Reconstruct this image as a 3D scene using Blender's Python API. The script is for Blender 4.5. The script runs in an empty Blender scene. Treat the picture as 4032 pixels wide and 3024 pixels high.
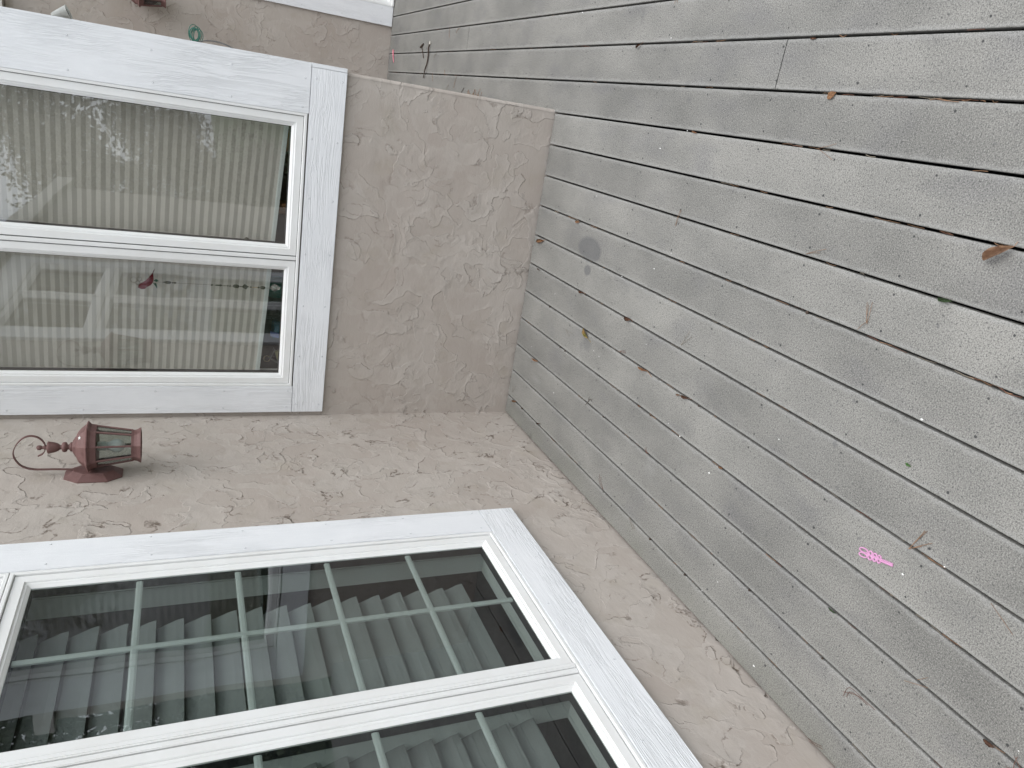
import bpy, bmesh, math, random
from mathutils import Vector, Matrix
R = math.radians
random.seed(7)
sc = bpy.context.scene
col = sc.collection

# ---------------------------------------------------------------- camera
cam_d = bpy.data.cameras.new('camera'); cam = bpy.data.objects.new('camera', cam_d); col.objects.link(cam)
right = Vector((0.1569, -0.3815, -0.9110)); down = Vector((-0.9280, -0.3727, -0.0038)); fwd = Vector((-0.3380, 0.8459, -0.4124))
fwd.normalize(); right = (right - fwd*right.dot(fwd)).normalized(); down = fwd.cross(right)
m = Matrix.Identity(4)
for i in range(3):
    m[i][0] = right[i]; m[i][1] = -down[i]; m[i][2] = -fwd[i]
m.translation = Vector((1.467, -3.2701, 1.576))
cam.matrix_world = m
cam_d.sensor_fit = 'HORIZONTAL'; cam_d.sensor_width = 36.0; cam_d.lens = 2877.1/4032*36
cam_d.clip_start = 0.02; cam_d.clip_end = 300
sc.camera = cam

# ---------------------------------------------------------------- world, sun, exposure
SUN_EL, SUN_AZ = R(66), R(112)          # azimuth measured from +Y towards +X
w = bpy.data.worlds.new('World'); sc.world = w; w.use_nodes = True
nt = w.node_tree; nt.nodes.clear()
out = nt.nodes.new('ShaderNodeOutputWorld'); bg = nt.nodes.new('ShaderNodeBackground')
sky = nt.nodes.new('ShaderNodeTexSky'); sky.sky_type = 'NISHITA'; sky.sun_disc = False
sky.sun_elevation = SUN_EL; sky.sun_rotation = SUN_AZ; sky.air_density = 1.4; sky.dust_density = 4.0; sky.ozone_density = 1.0
hs = nt.nodes.new('ShaderNodeHueSaturation'); hs.inputs['Saturation'].default_value = 0.22
mx = nt.nodes.new('ShaderNodeMix'); mx.data_type = 'RGBA'; mx.inputs[0].default_value = 0.55
mx.inputs[7].default_value = (9.0, 9.4, 10.1, 1)
nt.links.new(sky.outputs[0], hs.inputs['Color']); nt.links.new(hs.outputs[0], mx.inputs[6])
nt.links.new(mx.outputs[2], bg.inputs['Color']); bg.inputs['Strength'].default_value = 0.14
nt.links.new(bg.outputs[0], out.inputs[0])
sl = bpy.data.lights.new('sun', 'SUN'); sl.energy = 0.75; sl.angle = R(40); sl.color = (1.0, 0.97, 0.93)
so = bpy.data.objects.new('sun', sl); col.objects.link(so)
sd = Vector((math.sin(SUN_AZ)*math.cos(SUN_EL), math.cos(SUN_AZ)*math.cos(SUN_EL), math.sin(SUN_EL)))
so.rotation_euler = sd.to_track_quat('Z', 'Y').to_euler(); so.location = (6, 2, 9)
sc.view_settings.view_transform = 'Standard'; sc.view_settings.look = 'None'
sc.view_settings.exposure = 0.76; sc.view_settings.gamma = 1.0

# ---------------------------------------------------------------- node helpers
class NT:
    def __init__(s, name):
        s.m = bpy.data.materials.new(name); s.m.use_nodes = True; s.t = s.m.node_tree; s.t.nodes.clear()
        s.out = s.t.nodes.new('ShaderNodeOutputMaterial')
    def n(s, kind, **kw):
        x = s.t.nodes.new('ShaderNode'+kind)
        for k, v in kw.items(): setattr(x, k, v)
        return x
    def l(s, a, b): s.t.links.new(a, b)
    def val(s, x, sock):
        if isinstance(x, bpy.types.NodeSocket): s.l(x, sock)
        else: sock.default_value = x
    def math(s, op, a, b=None, c=None, clamp=False):
        x = s.n('Math', operation=op, use_clamp=clamp); s.val(a, x.inputs[0])
        if b is not None: s.val(b, x.inputs[1])
        if c is not None: s.val(c, x.inputs[2])
        return x.outputs[0]
    def vmath(s, op, a, b):
        x = s.n('VectorMath', operation=op); s.val(a, x.inputs[0]); s.val(b, x.inputs[1]); return x.outputs[0]
    def pos(s):
        return s.n('NewGeometry').outputs['Position']
    def noise(s, vec, scale, detail=4, rough=0.5, dist=0.0, out=0):
        x = s.n('TexNoise'); s.l(vec, x.inputs['Vector']); x.inputs['Scale'].default_value = scale
        x.inputs['Detail'].default_value = detail; x.inputs['Roughness'].default_value = rough; x.inputs['Distortion'].default_value = dist
        return x.outputs[out]
    def ramp(s, f, stops, interp='LINEAR'):
        x = s.n('ValToRGB'); s.l(f, x.inputs[0]); cr = x.color_ramp; cr.interpolation = interp
        while len(cr.elements) < len(stops): cr.elements.new(0.5)
        for e, (p, c) in zip(cr.elements, stops):
            e.position = p; e.color = (c, c, c, 1) if not isinstance(c, tuple) else (*c, 1)
        return x.outputs[0]
    def mix(s, f, a, b, blend='MIX'):
        x = s.n('Mix', data_type='RGBA', blend_type=blend); s.val(f, x.inputs[0])
        s.val(a if isinstance(a, bpy.types.NodeSocket) else (*a, 1), x.inputs[6]); s.val(b if isinstance(b, bpy.types.NodeSocket) else (*b, 1), x.inputs[7])
        return x.outputs[2]
    def mapping(s, vec, scale, rot=(0, 0, 0)):
        x = s.n('Mapping'); s.l(vec, x.inputs[0]); x.inputs['Scale'].default_value = scale; x.inputs['Rotation'].default_value = rot
        return x.outputs[0]
    def bump(s, h, dist, strength=1.0, prev=None):
        x = s.n('Bump'); x.inputs['Strength'].default_value = strength; x.inputs['Distance'].default_value = dist
        s.l(h, x.inputs['Height'])
        if prev is not None: s.l(prev, x.inputs['Normal'])
        return x.outputs[0]
    def bsdf(s, colr, rough=0.6, normal=None, spec=0.5, metal=0.0, trans=0.0):
        b = s.n('BsdfPrincipled'); s.val(colr if isinstance(colr, bpy.types.NodeSocket) else (*colr, 1), b.inputs['Base Color'])
        s.val(rough, b.inputs['Roughness']); b.inputs['Specular IOR Level'].default_value = spec; b.inputs['Metallic'].default_value = metal
        b.inputs['Transmission Weight'].default_value = trans
        if normal is not None: s.l(normal, b.inputs['Normal'])
        s.l(b.outputs[0], s.out.inputs[0]); return s.m

# ---------------------------------------------------------------- materials
def mat_stucco():
    t = NT('stucco'); p = t.pos()
    wob = t.noise(p, 30, 4, 0.6, out=1)
    v = t.vmath('ADD', p, t.vmath('MULTIPLY', t.vmath('SUBTRACT', wob, (0.5, 0.5, 0.5)), (0.030, 0.030, 0.030)))
    v = t.vmath('ADD', v, t.vmath('MULTIPLY', t.vmath('SUBTRACT', t.noise(p, 95, 3, 0.6, out=1), (0.5, 0.5, 0.5)), (0.011, 0.011, 0.011)))
    slow = t.noise(p, 3.5, 2, 0.5, out=1)
    v = t.vmath('ADD', v, t.vmath('MULTIPLY', t.vmath('SUBTRACT', slow, (0.5, 0.5, 0.5)), (0.22, 0.22, 0.22)))
    nA = t.noise(v, 5.5, 2, 0.45); nB = t.noise(t.mapping(v, (1, 1, 1), (0.5, 0.9, 0.2)), 8.5, 2, 0.5); nC = t.noise(t.mapping(v, (1, 1, 1), (1.1, 0.3, 1.7)), 4.0, 2, 0.5)
    # skim coats with torn edges
    pA = t.ramp(nA, [(0.500, 0.0), (0.510, 1.0), (0.60, 0.35)])
    pB = t.ramp(nB, [(0.535, 0.0), (0.545, 1.0), (0.62, 0.25)])
    saw = t.math('FRACT', t.math('MULTIPLY', nC, 8.0))
    k = t.ramp(t.noise(p, 4.2, 2), [(0.48, 0.0), (0.58, 1.0)])
    kA = t.ramp(t.noise(t.mapping(p, (1, 1, 1), (0.2, 0.4, 0.6)), 5.0, 2), [(0.42, 0.0), (0.54, 1.0)])
    kB = t.ramp(t.noise(t.mapping(p, (1, 1, 1), (1.2, 0.1, 0.8)), 6.0, 2), [(0.45, 0.0), (0.56, 1.0)])
    h = t.math('ADD', t.math('MULTIPLY', t.math('MULTIPLY', pA, kA), 0.0026), t.math('MULTIPLY', t.math('MULTIPLY', pB, kB), 0.0020))
    h = t.math('ADD', h, t.math('MULTIPLY', t.math('MULTIPLY', saw, k), 0.0022))
    drag = t.noise(t.mapping(p, (26, 26, 60), (0.35, 0.2, 0)), 1.0, 3, 0.55)
    grit = t.noise(p, 380, 2, 0.6); lump = t.noise(p, 45, 3, 0.5)
    h = t.math('ADD', h, t.math('ADD', t.math('MULTIPLY', drag, 0.0010), t.math('ADD', t.math('MULTIPLY', grit, 0.0004), t.math('MULTIPLY', lump, 0.0007))))
    nrm = t.bump(h, 1.0, 1.0)
    c = t.mix(t.ramp(t.noise(p, 2.2, 4, 0.6), [(0.35, 0.0), (0.65, 1.0)]), (0.385, 0.340, 0.303), (0.428, 0.390, 0.352))
    c = t.mix(t.math('MULTIPLY', t.ramp(nA, [(0.494, 0.0), (0.514, 1.0), (0.58, 0.5)]), 0.27), c, (0.500, 0.468, 0.435))
    c = t.mix(t.math('MULTIPLY', t.ramp(nB, [(0.530, 0.0), (0.548, 1.0), (0.61, 0.4)]), 0.22), c, (0.490, 0.456, 0.420))
    c = t.mix(t.ramp(t.noise(p, 7.0, 3, 0.6), [(0.56, 0.0), (0.72, 0.35)]), c, (0.345, 0.305, 0.245))
    # occlusion shade painted along the torn plaster lips, with grime on the left wall
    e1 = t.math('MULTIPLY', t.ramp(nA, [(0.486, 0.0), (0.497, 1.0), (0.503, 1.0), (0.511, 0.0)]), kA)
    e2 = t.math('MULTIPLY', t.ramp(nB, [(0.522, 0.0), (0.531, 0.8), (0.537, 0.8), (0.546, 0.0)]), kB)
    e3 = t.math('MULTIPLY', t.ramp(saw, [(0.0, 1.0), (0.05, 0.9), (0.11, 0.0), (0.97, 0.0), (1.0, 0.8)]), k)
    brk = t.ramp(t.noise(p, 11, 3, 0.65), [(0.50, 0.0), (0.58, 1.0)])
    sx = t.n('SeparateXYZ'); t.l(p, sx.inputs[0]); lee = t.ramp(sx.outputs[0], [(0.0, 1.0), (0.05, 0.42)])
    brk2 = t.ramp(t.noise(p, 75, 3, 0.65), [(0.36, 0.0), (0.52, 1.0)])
    shade_dirt = t.math('MULTIPLY', t.math('MULTIPLY', t.math('ADD', t.math('ADD', e1, e2), e3, clamp=True), brk), brk2)
    c = t.mix(t.math('MULTIPLY', shade_dirt, t.math('MULTIPLY', lee, 0.9)), c, (0.12, 0.092, 0.072))
    return t.bsdf(c, 0.92, nrm, 0.2)

def mat_trim(name, grain_axis):
    t = NT(name); p = t.pos()
    a = 'XYZ'.index(grain_axis)
    s1 = [105.0]*3; s1[a] = 2.6
    wv = [1.0]*3; wv[a] = 0.3
    warp = t.noise(t.mapping(p, tuple(x*9 for x in wv)), 1.0, 2, 0.5, out=1)
    v = t.vmath('ADD', t.mapping(p, tuple(s1)), t.vmath('MULTIPLY', t.vmath('SUBTRACT', warp, (0.5, 0.5, 0.5)), (4.5, 4.5, 4.5)))
    g = t.noise(v, 1.0, 3, 0.6)
    g = t.math('ABSOLUTE', t.math('SUBTRACT', g, 0.5))
    g = t.ramp(g, [(0.0, 0.0), (0.07, 0.85), (0.2, 1.0)])
    k = t.ramp(t.noise(t.mapping(p, tuple(4.0 if i != a else 1.2 for i in range(3))), 2.0, 2), [(0.38, 0.15), (0.6, 1.0)])
    h = t.math('MULTIPLY', g, t.math('MULTIPLY', k, 0.0010))
    fine = t.noise(p, 260, 3, 0.6)
    h = t.math('ADD', h, t.math('MULTIPLY', fine, 0.0004))
    c = t.mix(t.ramp(t.noise(p, 7, 5, 0.6), [(0.35, 0.0), (0.7, 1.0)]), (0.765, 0.783, 0.805), (0.81, 0.825, 0.845))
    c = t.mix(t.math('MULTIPLY', t.math('SUBTRACT', 1.0, g), t.math('MULTIPLY', k, 0.22)), c, (0.50, 0.52, 0.54))
    return t.bsdf(c, 0.5, t.bump(h, 1.0), 0.35)

def mat_vinyl():
    t = NT('white_vinyl'); p = t.pos()
    c = t.mix(t.ramp(t.noise(p, 6, 5, 0.65), [(0.4, 0.0), (0.75, 1.0)]), (0.78, 0.79, 0.785), (0.73, 0.73, 0.715))
    return t.bsdf(c, 0.42, t.bump(t.noise(p, 400, 2), 0.00015), 0.4)

def mat_deck():
    t = NT('composite_boards'); p = t.pos()
    sx = t.n('SeparateXYZ'); t.l(p, sx.inputs[0]); X = sx.outputs[0]; Y = sx.outputs[1]; Z = sx.outputs[2]
    u = t.math('DIVIDE', t.math('SUBTRACT', X, 1.5202-0.1413*20), 0.1413)
    idx = t.math('FLOOR', u); fr = t.math('SUBTRACT', u, idx)
    e = t.math('MULTIPLY', t.math('MINIMUM', fr, t.math('SUBTRACT', 1.0, fr)), 0.1413)   # metres from the gap centre
    wn = t.n('TexWhiteNoise', noise_dimensions='1D'); t.l(idx, wn.inputs['W'])
    cmb = t.n('CombineXYZ'); t.l(X, cmb.inputs[0]); t.l(Y, cmb.inputs[1]); t.l(t.math('MULTIPLY', idx, 3.7), cmb.inputs[2])
    q = cmb.outputs[0]
    blot = t.noise(t.mapping(q, (1.6, 0.9, 1)), 3.2, 4, 0.55)
    c = t.mix(t.ramp(blot, [(0.32, 0.0), (0.68, 1.0)]), (0.178, 0.176, 0.164), (0.264, 0.259, 0.240))
    c = t.mix(t.ramp(t.noise(t.mapping(q, (3.0, 1.6, 1)), 2.3, 3), [(0.55, 0.0), (0.75, 0.5)]), c, (0.146, 0.144, 0.150))
    tone = t.math('ADD', 0.90, t.math('MULTIPLY', wn.outputs[0], 0.19))
    tc = t.n('CombineColor'); [t.l(tone, tc.inputs[i]) for i in range(3)]
    c = t.mix(1.0, c, tc.outputs[0], 'MULTIPLY')
    s1 = t.noise(p, 300, 3, 0.75); s2 = t.noise(p, 140, 2, 0.6)
    c = t.mix(t.ramp(s1, [(0.50, 0.0), (0.60, 0.75)]), c, (0.080, 0.080, 0.077))
    c = t.mix(t.ramp(s1, [(0.34, 0.7), (0.46, 0.0)]), c, (0.37, 0.365, 0.345))
    c = t.mix(t.ramp(s2, [(0.60, 0.0), (0.68, 0.7)]), c, (0.07, 0.07, 0.07))
    c = t.mix(t.ramp(t.noise(p, 48, 2, 0.5), [(0.70, 0.0), (0.75, 0.55)]), c, (0.11, 0.11, 0.112))
    # edges bleached by traffic and weather
    wob = t.math('ADD', e, t.math('MULTIPLY', t.math('SUBTRACT', t.noise(p, 24, 5, 0.65), 0.5), 0.030))
    c = t.mix(t.math('MULTIPLY', t.ramp(wob, [(0.003, 0.0), (0.0055, 1.0), (0.017, 0.0)]), 0.40), c, (0.345, 0.345, 0.335))
    # round water marks and scuffs
    nz = t.noise(p, 38, 3)
    def spot(cx, cy, r, st, colr=(0.095, 0.097, 0.102), soft=0.11, sx_=1.0, sy_=1.0):
        nonlocal c
        dx = t.math('MULTIPLY', t.math('SUBTRACT', X, cx), sx_); dy = t.math('MULTIPLY', t.math('SUBTRACT', Y, cy), sy_)
        d = t.math('SQRT', t.math('ADD', t.math('MULTIPLY', dx, dx), t.math('MULTIPLY', dy, dy)))
        d = t.math('DIVIDE', t.math('ADD', d, t.math('MULTIPLY', t.math('SUBTRACT', nz, 0.5), r*0.28)), r)
        f = t.ramp(d, [(1.0-soft*2, 1.0), (1.0, 0.0)])
        c = t.mix(t.math('MULTIPLY', f, st), c, colr)
    spot(1.000, -0.560, 0.057, 0.60, sy_=0.52); spot(0.914, -0.576, 0.024, 0.60, sy_=0.75); spot(0.622, -0.690, 0.036, 0.36, soft=0.25, sy_=0.75)
    spot(0.60, -0.645, 0.018, 0.30, soft=0.3); spot(0.655, -0.60, 0.03, 0.15, soft=0.45); spot(0.018, -0.345, 0.022, 0.55, (0.09, 0.09, 0.08), 0.3)
    spot(0.12, -0.83, 0.02, 0.30, soft=0.4); spot(1.90, -0.62, 0.035, 0.40, soft=0.5, sy_=2.4); spot(1.62, -1.03, 0.022, 0.4, soft=0.5)
    spot(1.665, -1.0, 0.020, 0.35, soft=0.5); spot(1.40, -2.36, 0.016, 0.5, soft=0.5); spot(0.80, -2.02, 0.012, 0.5, soft=0.4)
    spot(0.35, -1.30, 0.05, 0.25, (0.30, 0.30, 0.29), 0.45); spot(0.30, -0.30, 0.06, 0.3, (0.30, 0.30, 0.29), 0.45, sx_=2.6)
    spot(1.72, -0.90, 0.05, 0.18, soft=0.5); spot(0.95, -1.05, 0.10, 0.16, soft=0.5); spot(0.78, -1.95, 0.14, 0.14, soft=0.5)
    # green-tan tint, stronger towards the lantern wall
    gx = t.math('MULTIPLY', t.ramp(X, [(0.0, 1.0), (0.16, 0.0)]), t.ramp(t.noise(p, 5, 3), [(0.4, 0.2), (0.65, 1.0)]))
    c = t.mix(t.math('MULTIPLY', gx, 0.35), c, (0.165, 0.172, 0.135))
    side = t.ramp(Z, [(0.0, 1.0), (1.0, 1.0)])
    h = t.math('ADD', t.math('MULTIPLY', s1, 0.0008), t.math('MULTIPLY', s2, 0.0010))
    return t.bsdf(c, 0.85, t.bump(h, 1.0, 0.9), 0.25)

def mat_plain(name, c, rough=0.6, metal=0.0, var=0.12, scale=25, spec=0.5, bump=0.0, trans=0.0):
    t = NT(name); p = t.pos(); n = t.noise(p, scale, 4, 0.6)
    a = tuple(x*(1-var) for x in c); b = tuple(min(1, x*(1+var)) for x in c)
    cc = t.mix(t.ramp(n, [(0.3, 0.0), (0.7, 1.0)]), a, b)
    return t.bsdf(cc, rough, t.bump(n, bump) if bump else None, spec, metal, trans)

def mat_glass(name, tint, refl_min=0.05, ior=1.75):
    t = NT(name); g = t.n('NewGeometry')
    tr = t.n('BsdfTransparent'); tr.inputs[0].default_value = (*tint, 1)
    clear = t.n('BsdfTransparent')
    gl = t.n('BsdfGlossy'); gl.inputs['Roughness'].default_value = 0.0; gl.inputs[0].default_value = (0.95, 0.97, 1.0, 1)
    fz = t.n('Fresnel'); fz.inputs[0].default_value = ior
    wav = t.bump(t.noise(g.outputs['Position'], 3.0, 1), 0.0012)
    t.l(wav, gl.inputs['Normal'])
    mx1 = t.n('MixShader'); t.l(fz.outputs[0], mx1.inputs[0]); t.l(tr.outputs[0], mx1.inputs[1]); t.l(gl.outputs[0], mx1.inputs[2])
    mx2 = t.n('MixShader'); t.l(g.outputs['Backfacing'], mx2.inputs[0]); t.l(mx1.outputs[0], mx2.inputs[1]); t.l(clear.outputs[0], mx2.inputs[2])
    t.l(mx2.outputs[0], t.out.inputs[0]); return t.m

def mat_iron():
    t = NT('faded_red_metal'); p = t.pos()
    c = t.mix(t.ramp(t.noise(p, 30, 5, 0.7), [(0.3, 0.0), (0.7, 1.0)]), (0.112, 0.056, 0.052), (0.168, 0.092, 0.085))
    c = t.mix(t.ramp(t.noise(p, 90, 4, 0.7), [(0.62, 0.0), (0.75, 0.6)]), c, (0.09, 0.04, 0.035))
    return t.bsdf(c, 0.62, t.bump(t.noise(p, 250, 3), 0.0004), 0.35)

def mat_leaf(name, c, c2=None, vein=(0.1, 0.05, 0.02)):
    t = NT(name); p = t.pos()
    cc = t.mix(t.ramp(t.noise(p, 70, 4, 0.6), [(0.35, 0.0), (0.65, 1.0)]), c, c2 or tuple(x*0.55 for x in c))
    cc = t.mix(t.ramp(t.noise(p, 260, 2, 0.6), [(0.64, 0.0), (0.72, 0.6)]), cc, vein)
    return t.bsdf(cc, 0.65, t.bump(t.noise(p, 160, 3), 0.0006), 0.3)

M = dict(
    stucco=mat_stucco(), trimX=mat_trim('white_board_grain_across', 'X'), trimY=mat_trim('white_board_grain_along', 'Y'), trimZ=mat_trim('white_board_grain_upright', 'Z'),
    nail=mat_plain('painted_nail', (0.50, 0.52, 0.545), 0.5), vinyl=mat_vinyl(), deck=mat_deck(), iron=mat_iron(),
    glass_green=mat_glass('green_tinted_glass', (0.545, 0.60, 0.578), ior=1.9), glass=mat_glass('clear_glass', (0.76, 0.755, 0.725), ior=2.1),
    lamp_glass=mat_glass('lamp_glass', (0.64, 0.68, 0.66), ior=1.45),
    gasket=mat_plain('black_gasket', (0.02, 0.02, 0.024), 0.6), caulk=mat_plain('aged_caulk', (0.52, 0.46, 0.40), 0.7),
    hole=mat_plain('screw_hole', (0.045, 0.045, 0.045), 0.8), chip=mat_plain('white_chip', (0.8, 0.8, 0.78), 0.6),
    shade=mat_plain('pleated_fabric', (0.585, 0.58, 0.545), 0.85, var=0.03), rail=mat_plain('shade_rail', (0.66, 0.74, 0.74), 0.5, var=0.03),
    slat=mat_plain('grey_slat', (0.34, 0.34, 0.34), 0.6, var=0.08, scale=4), inner=mat_plain('interior_wall', (0.14, 0.135, 0.125), 0.9),
    dark=mat_plain('dark_interior', (0.06, 0.05, 0.045), 0.9), sill=mat_plain('brown_sill', (0.16, 0.10, 0.06), 0.5),
    joist=mat_plain('joist_wood', (0.008, 0.008, 0.010), 0.95), soil=mat_plain('dark_soil', (0.04, 0.035, 0.025), 1.0, var=0.4, scale=6),
    grass=mat_plain('grass', (0.06, 0.085, 0.03), 1.0, var=0.4, scale=9), roof=mat_plain('eave_paint', (0.55, 0.53, 0.50), 0.7),
    pink=mat_plain('pink_plastic', (0.56, 0.275, 0.46), 0.45, var=0.04), pinkchalk=mat_plain('pink_stick', (0.72, 0.24, 0.30), 0.7),
    bark=mat_plain('bark', (0.055, 0.038, 0.028), 0.9, var=0.4, scale=90, bump=0.002), cut=mat_plain('cut_wood', (0.78, 0.74, 0.66), 0.7),
    needle=mat_plain('dry_needle', (0.22, 0.125, 0.07), 0.7, var=0.35, scale=40), needle_grey=mat_plain('grey_needle', (0.20, 0.17, 0.13), 0.8, var=0.3, scale=40),
    needle_red=mat_plain('russet_needle', (0.13, 0.055, 0.035), 0.7, var=0.35, scale=40),
    orange=mat_leaf('orange_leaf', (0.40, 0.225, 0.12), (0.26, 0.13, 0.07)), brown=mat_leaf('brown_leaf', (0.20, 0.105, 0.065), (0.11, 0.055, 0.035)),
    tan=mat_leaf('tan_leaf', (0.44, 0.29, 0.19), (0.27, 0.155, 0.10)), mixed=mat_leaf('mottled_leaf', (0.42, 0.22, 0.10), (0.20, 0.21, 0.05)),
    green=mat_leaf('green_leaf', (0.10, 0.16, 0.075), (0.05, 0.08, 0.04)), bright=mat_leaf('bright_green_leaf', (0.12, 0.25, 0.08), (0.09, 0.17, 0.06)),
    cord=mat_plain('green_cord', (0.02, 0.155, 0.115), 0.45), cable=mat_plain('dark_cable', (0.05, 0.055, 0.055), 0.6), lampwhite=mat_plain('pale_metal', (0.62, 0.64, 0.62), 0.5),
    bulb=mat_plain('frosted_bulb', (0.72, 0.73, 0.72), 0.25), crown=mat_plain('foliage', (0.040, 0.052, 0.022), 0.7, var=0.5, scale=2), crown2=mat_plain('autumn_foliage', (0.10, 0.075, 0.035), 0.7, var=0.5, scale=2),
    trunk=mat_plain('trunk_bark', (0.08, 0.06, 0.045), 0.95, var=0.3, bump=0.01),
    redglass=mat_plain('red_glass', (0.16, 0.012, 0.022), 0.15), dgreen=mat_plain('dark_green_glass', (0.012, 0.085, 0.05), 0.15), wire=mat_plain('dull_wire', (0.25, 0.24, 0.21), 0.4, metal=0.7),
    bead=mat_plain('dark_bead', (0.075, 0.075, 0.055), 0.3), crystal=mat_plain('clear_crystal', (0.9, 0.92, 0.92), 0.03, trans=0.9, var=0.0),
    teal=mat_plain('teal_glaze', (0.01, 0.10, 0.085), 0.2), blue=mat_plain('blue_glaze', (0.03, 0.16, 0.26), 0.2), indigo=mat_plain('blue_paper', (0.08, 0.13, 0.36), 0.5),
    bird_yellow=mat_plain('pale_yellow_paint', (0.42, 0.42, 0.20), 0.6), bird_roof=mat_plain('grey_roof_paint', (0.30, 0.31, 0.29), 0.6), rope=mat_plain('hemp_rope', (0.55, 0.45, 0.30), 0.9),
    copper=mat_plain('copper_glaze', (0.30, 0.14, 0.06), 0.25, metal=0.5), rust=mat_plain('rust_orange', (0.45, 0.13, 0.04), 0.4), soot=mat_plain('black_glaze', (0.01, 0.01, 0.012), 0.2),
)

# ---------------------------------------------------------------- mesh helpers
def link(name, bm, mats, parent=None, smooth=False):
    me = bpy.data.meshes.new(name); bm.normal_update(); bm.to_mesh(me); bm.free()
    o = bpy.data.objects.new(name, me); col.objects.link(o)
    for mm in (mats if isinstance(mats, (list, tuple)) else [mats]): me.materials.append(mm)
    if smooth:
        for f in me.polygons: f.use_smooth = True
    if parent: o.parent = parent; o.matrix_parent_inverse = parent.matrix_world.inverted() if False else Matrix.Identity(4)
    return o
def tag(o, label=None, cat=None, group=None, kind=None):
    if label: o['label'] = label
    if cat: o['category'] = cat
    if group: o['group'] = group
    if kind: o['kind'] = kind
    return o
def empty(name, loc=(0, 0, 0), rz=0.0):
    o = bpy.data.objects.new(name, None); col.objects.link(o); o.location = loc; o.rotation_euler = (0, 0, rz); o.empty_display_size = 0.1
    return o
def copy_tree(o, parent=None):
    c = o.copy(); col.objects.link(c)
    if parent: c.parent = parent
    for ch in list(o.children): copy_tree(ch, c)
    return c
def box(bm, a, b, mi=0):
    x0, y0, z0 = [min(a[i], b[i]) for i in range(3)]; x1, y1, z1 = [max(a[i], b[i]) for i in range(3)]
    v = [bm.verts.new(p) for p in [(x0,y0,z0),(x1,y0,z0),(x1,y1,z0),(x0,y1,z0),(x0,y0,z1),(x1,y0,z1),(x1,y1,z1),(x0,y1,z1)]]
    for f in [(0,3,2,1),(4,5,6,7),(0,1,5,4),(1,2,6,5),(2,3,7,6),(3,0,4,7)]:
        bm.faces.new([v[i] for i in f]).material_index = mi
def tube(bm, pts, rad, seg=6, mi=0, cap=True):
    pts = [Vector(p) for p in pts]; rings = []
    n = len(pts); prevu = None
    for i, p in enumerate(pts):
        d = (pts[min(i+1, n-1)] - pts[max(i-1, 0)])
        if d.length < 1e-9: d = Vector((0, 0, 1))
        d.normalize()
        u = (prevu - d*prevu.dot(d)) if prevu is not None else d.cross(Vector((0, 0, 1)) if abs(d.z) < 0.9 else Vector((1, 0, 0)))
        if u.length < 1e-6: u = d.cross(Vector((1, 0, 0)))
        u.normalize(); v = d.cross(u); prevu = u
        r = rad[i] if isinstance(rad, (list, tuple)) else rad
        rings.append([bm.verts.new(p + u*math.cos(2*math.pi*k/seg)*r + v*math.sin(2*math.pi*k/seg)*r) for k in range(seg)])
    for i in range(n-1):
        for k in range(seg):
            bm.faces.new((rings[i][k], rings[i][(k+1) % seg], rings[i+1][(k+1) % seg], rings[i+1][k])).material_index = mi
    if cap:
        bm.faces.new(rings[0][::-1]).material_index = mi; bm.faces.new(rings[-1]).material_index = mi
def lathe(bm, prof, seg=24, c=(0, 0), a0=0.0, mi=0, closed_ends=True):
    rings = []
    for r, z in prof:
        r = max(r, 1e-4)
        rings.append([bm.verts.new((c[0]+r*math.cos(a0+2*math.pi*k/seg), c[1]+r*math.sin(a0+2*math.pi*k/seg), z)) for k in range(seg)])
    for i in range(len(rings)-1):
        for k in range(seg):
            bm.faces.new((rings[i][k], rings[i][(k+1) % seg], rings[i+1][(k+1) % seg], rings[i+1][k])).material_index = mi
    if closed_ends:
        bm.faces.new(rings[0][::-1]).material_index = mi; bm.faces.new(rings[-1]).material_index = mi
def smoothpath(pts, n=6):
    P = [Vector(p) for p in pts]; o = []
    for i in range(len(P)-1):
        p0, p1, p2, p3 = P[max(i-1, 0)], P[i], P[i+1], P[min(i+2, len(P)-1)]
        for k in range(n):
            t = k/n
            o.append(0.5*((2*p1)+(-p0+p2)*t+(2*p0-5*p1+4*p2-p3)*t*t+(-p0+3*p1-3*p2+p3)*t**3))
    o.append(P[-1]); return o
# wall frames: (u along wall, v up, n outwards)
LEFT = lambda u, v, n: (n, -u, v)            # left wall x=0, u = distance towards the camera
BACK = lambda u, v, n: (u, -n, v)            # back wall y=0
FARY = 3.33
FAR = lambda u, v, n: (u, FARY-n, v)
def ring(bm, W, rect, prof, closed=True, mi=0):
    u0, u1, v0, v1 = rect; loops = []
    for d, n in prof:
        loops.append([bm.verts.new(W(*p, n)) for p in [(u0+d, v0+d), (u1-d, v0+d), (u1-d, v1-d), (u0+d, v1-d)]])
    m_ = len(loops)
    for i in range(m_ if closed else m_-1):
        A, B = loops[i], loops[(i+1) % m_]
        for k in range(4):
            bm.faces.new((A[k], A[(k+1) % 4], B[(k+1) % 4], B[k])).material_index = mi
def wbox(bm, W, u0, u1, v0, v1, n0, n1, mi=0):
    box(bm, W(u0, v0, n0), W(u1, v1, n1), mi)
def bevel_box(bm, W, u0, u1, v0, v1, n0, n1, bev=0.0015, mi=0):
    b2 = bmesh.new(); wbox(b2, W, u0, u1, v0, v1, n0, n1)
    bmesh.ops.bevel(b2, geom=b2.edges[:], offset=bev, segments=2, affect='EDGES')
    me = bpy.data.meshes.new('tmp'); b2.to_mesh(me); b2.free(); n_ = len(bm.faces)
    bm.from_mesh(me); bpy.data.meshes.remove(me); bm.faces.ensure_lookup_table()
    for f in bm.faces[n_:]: f.material_index = mi
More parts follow.
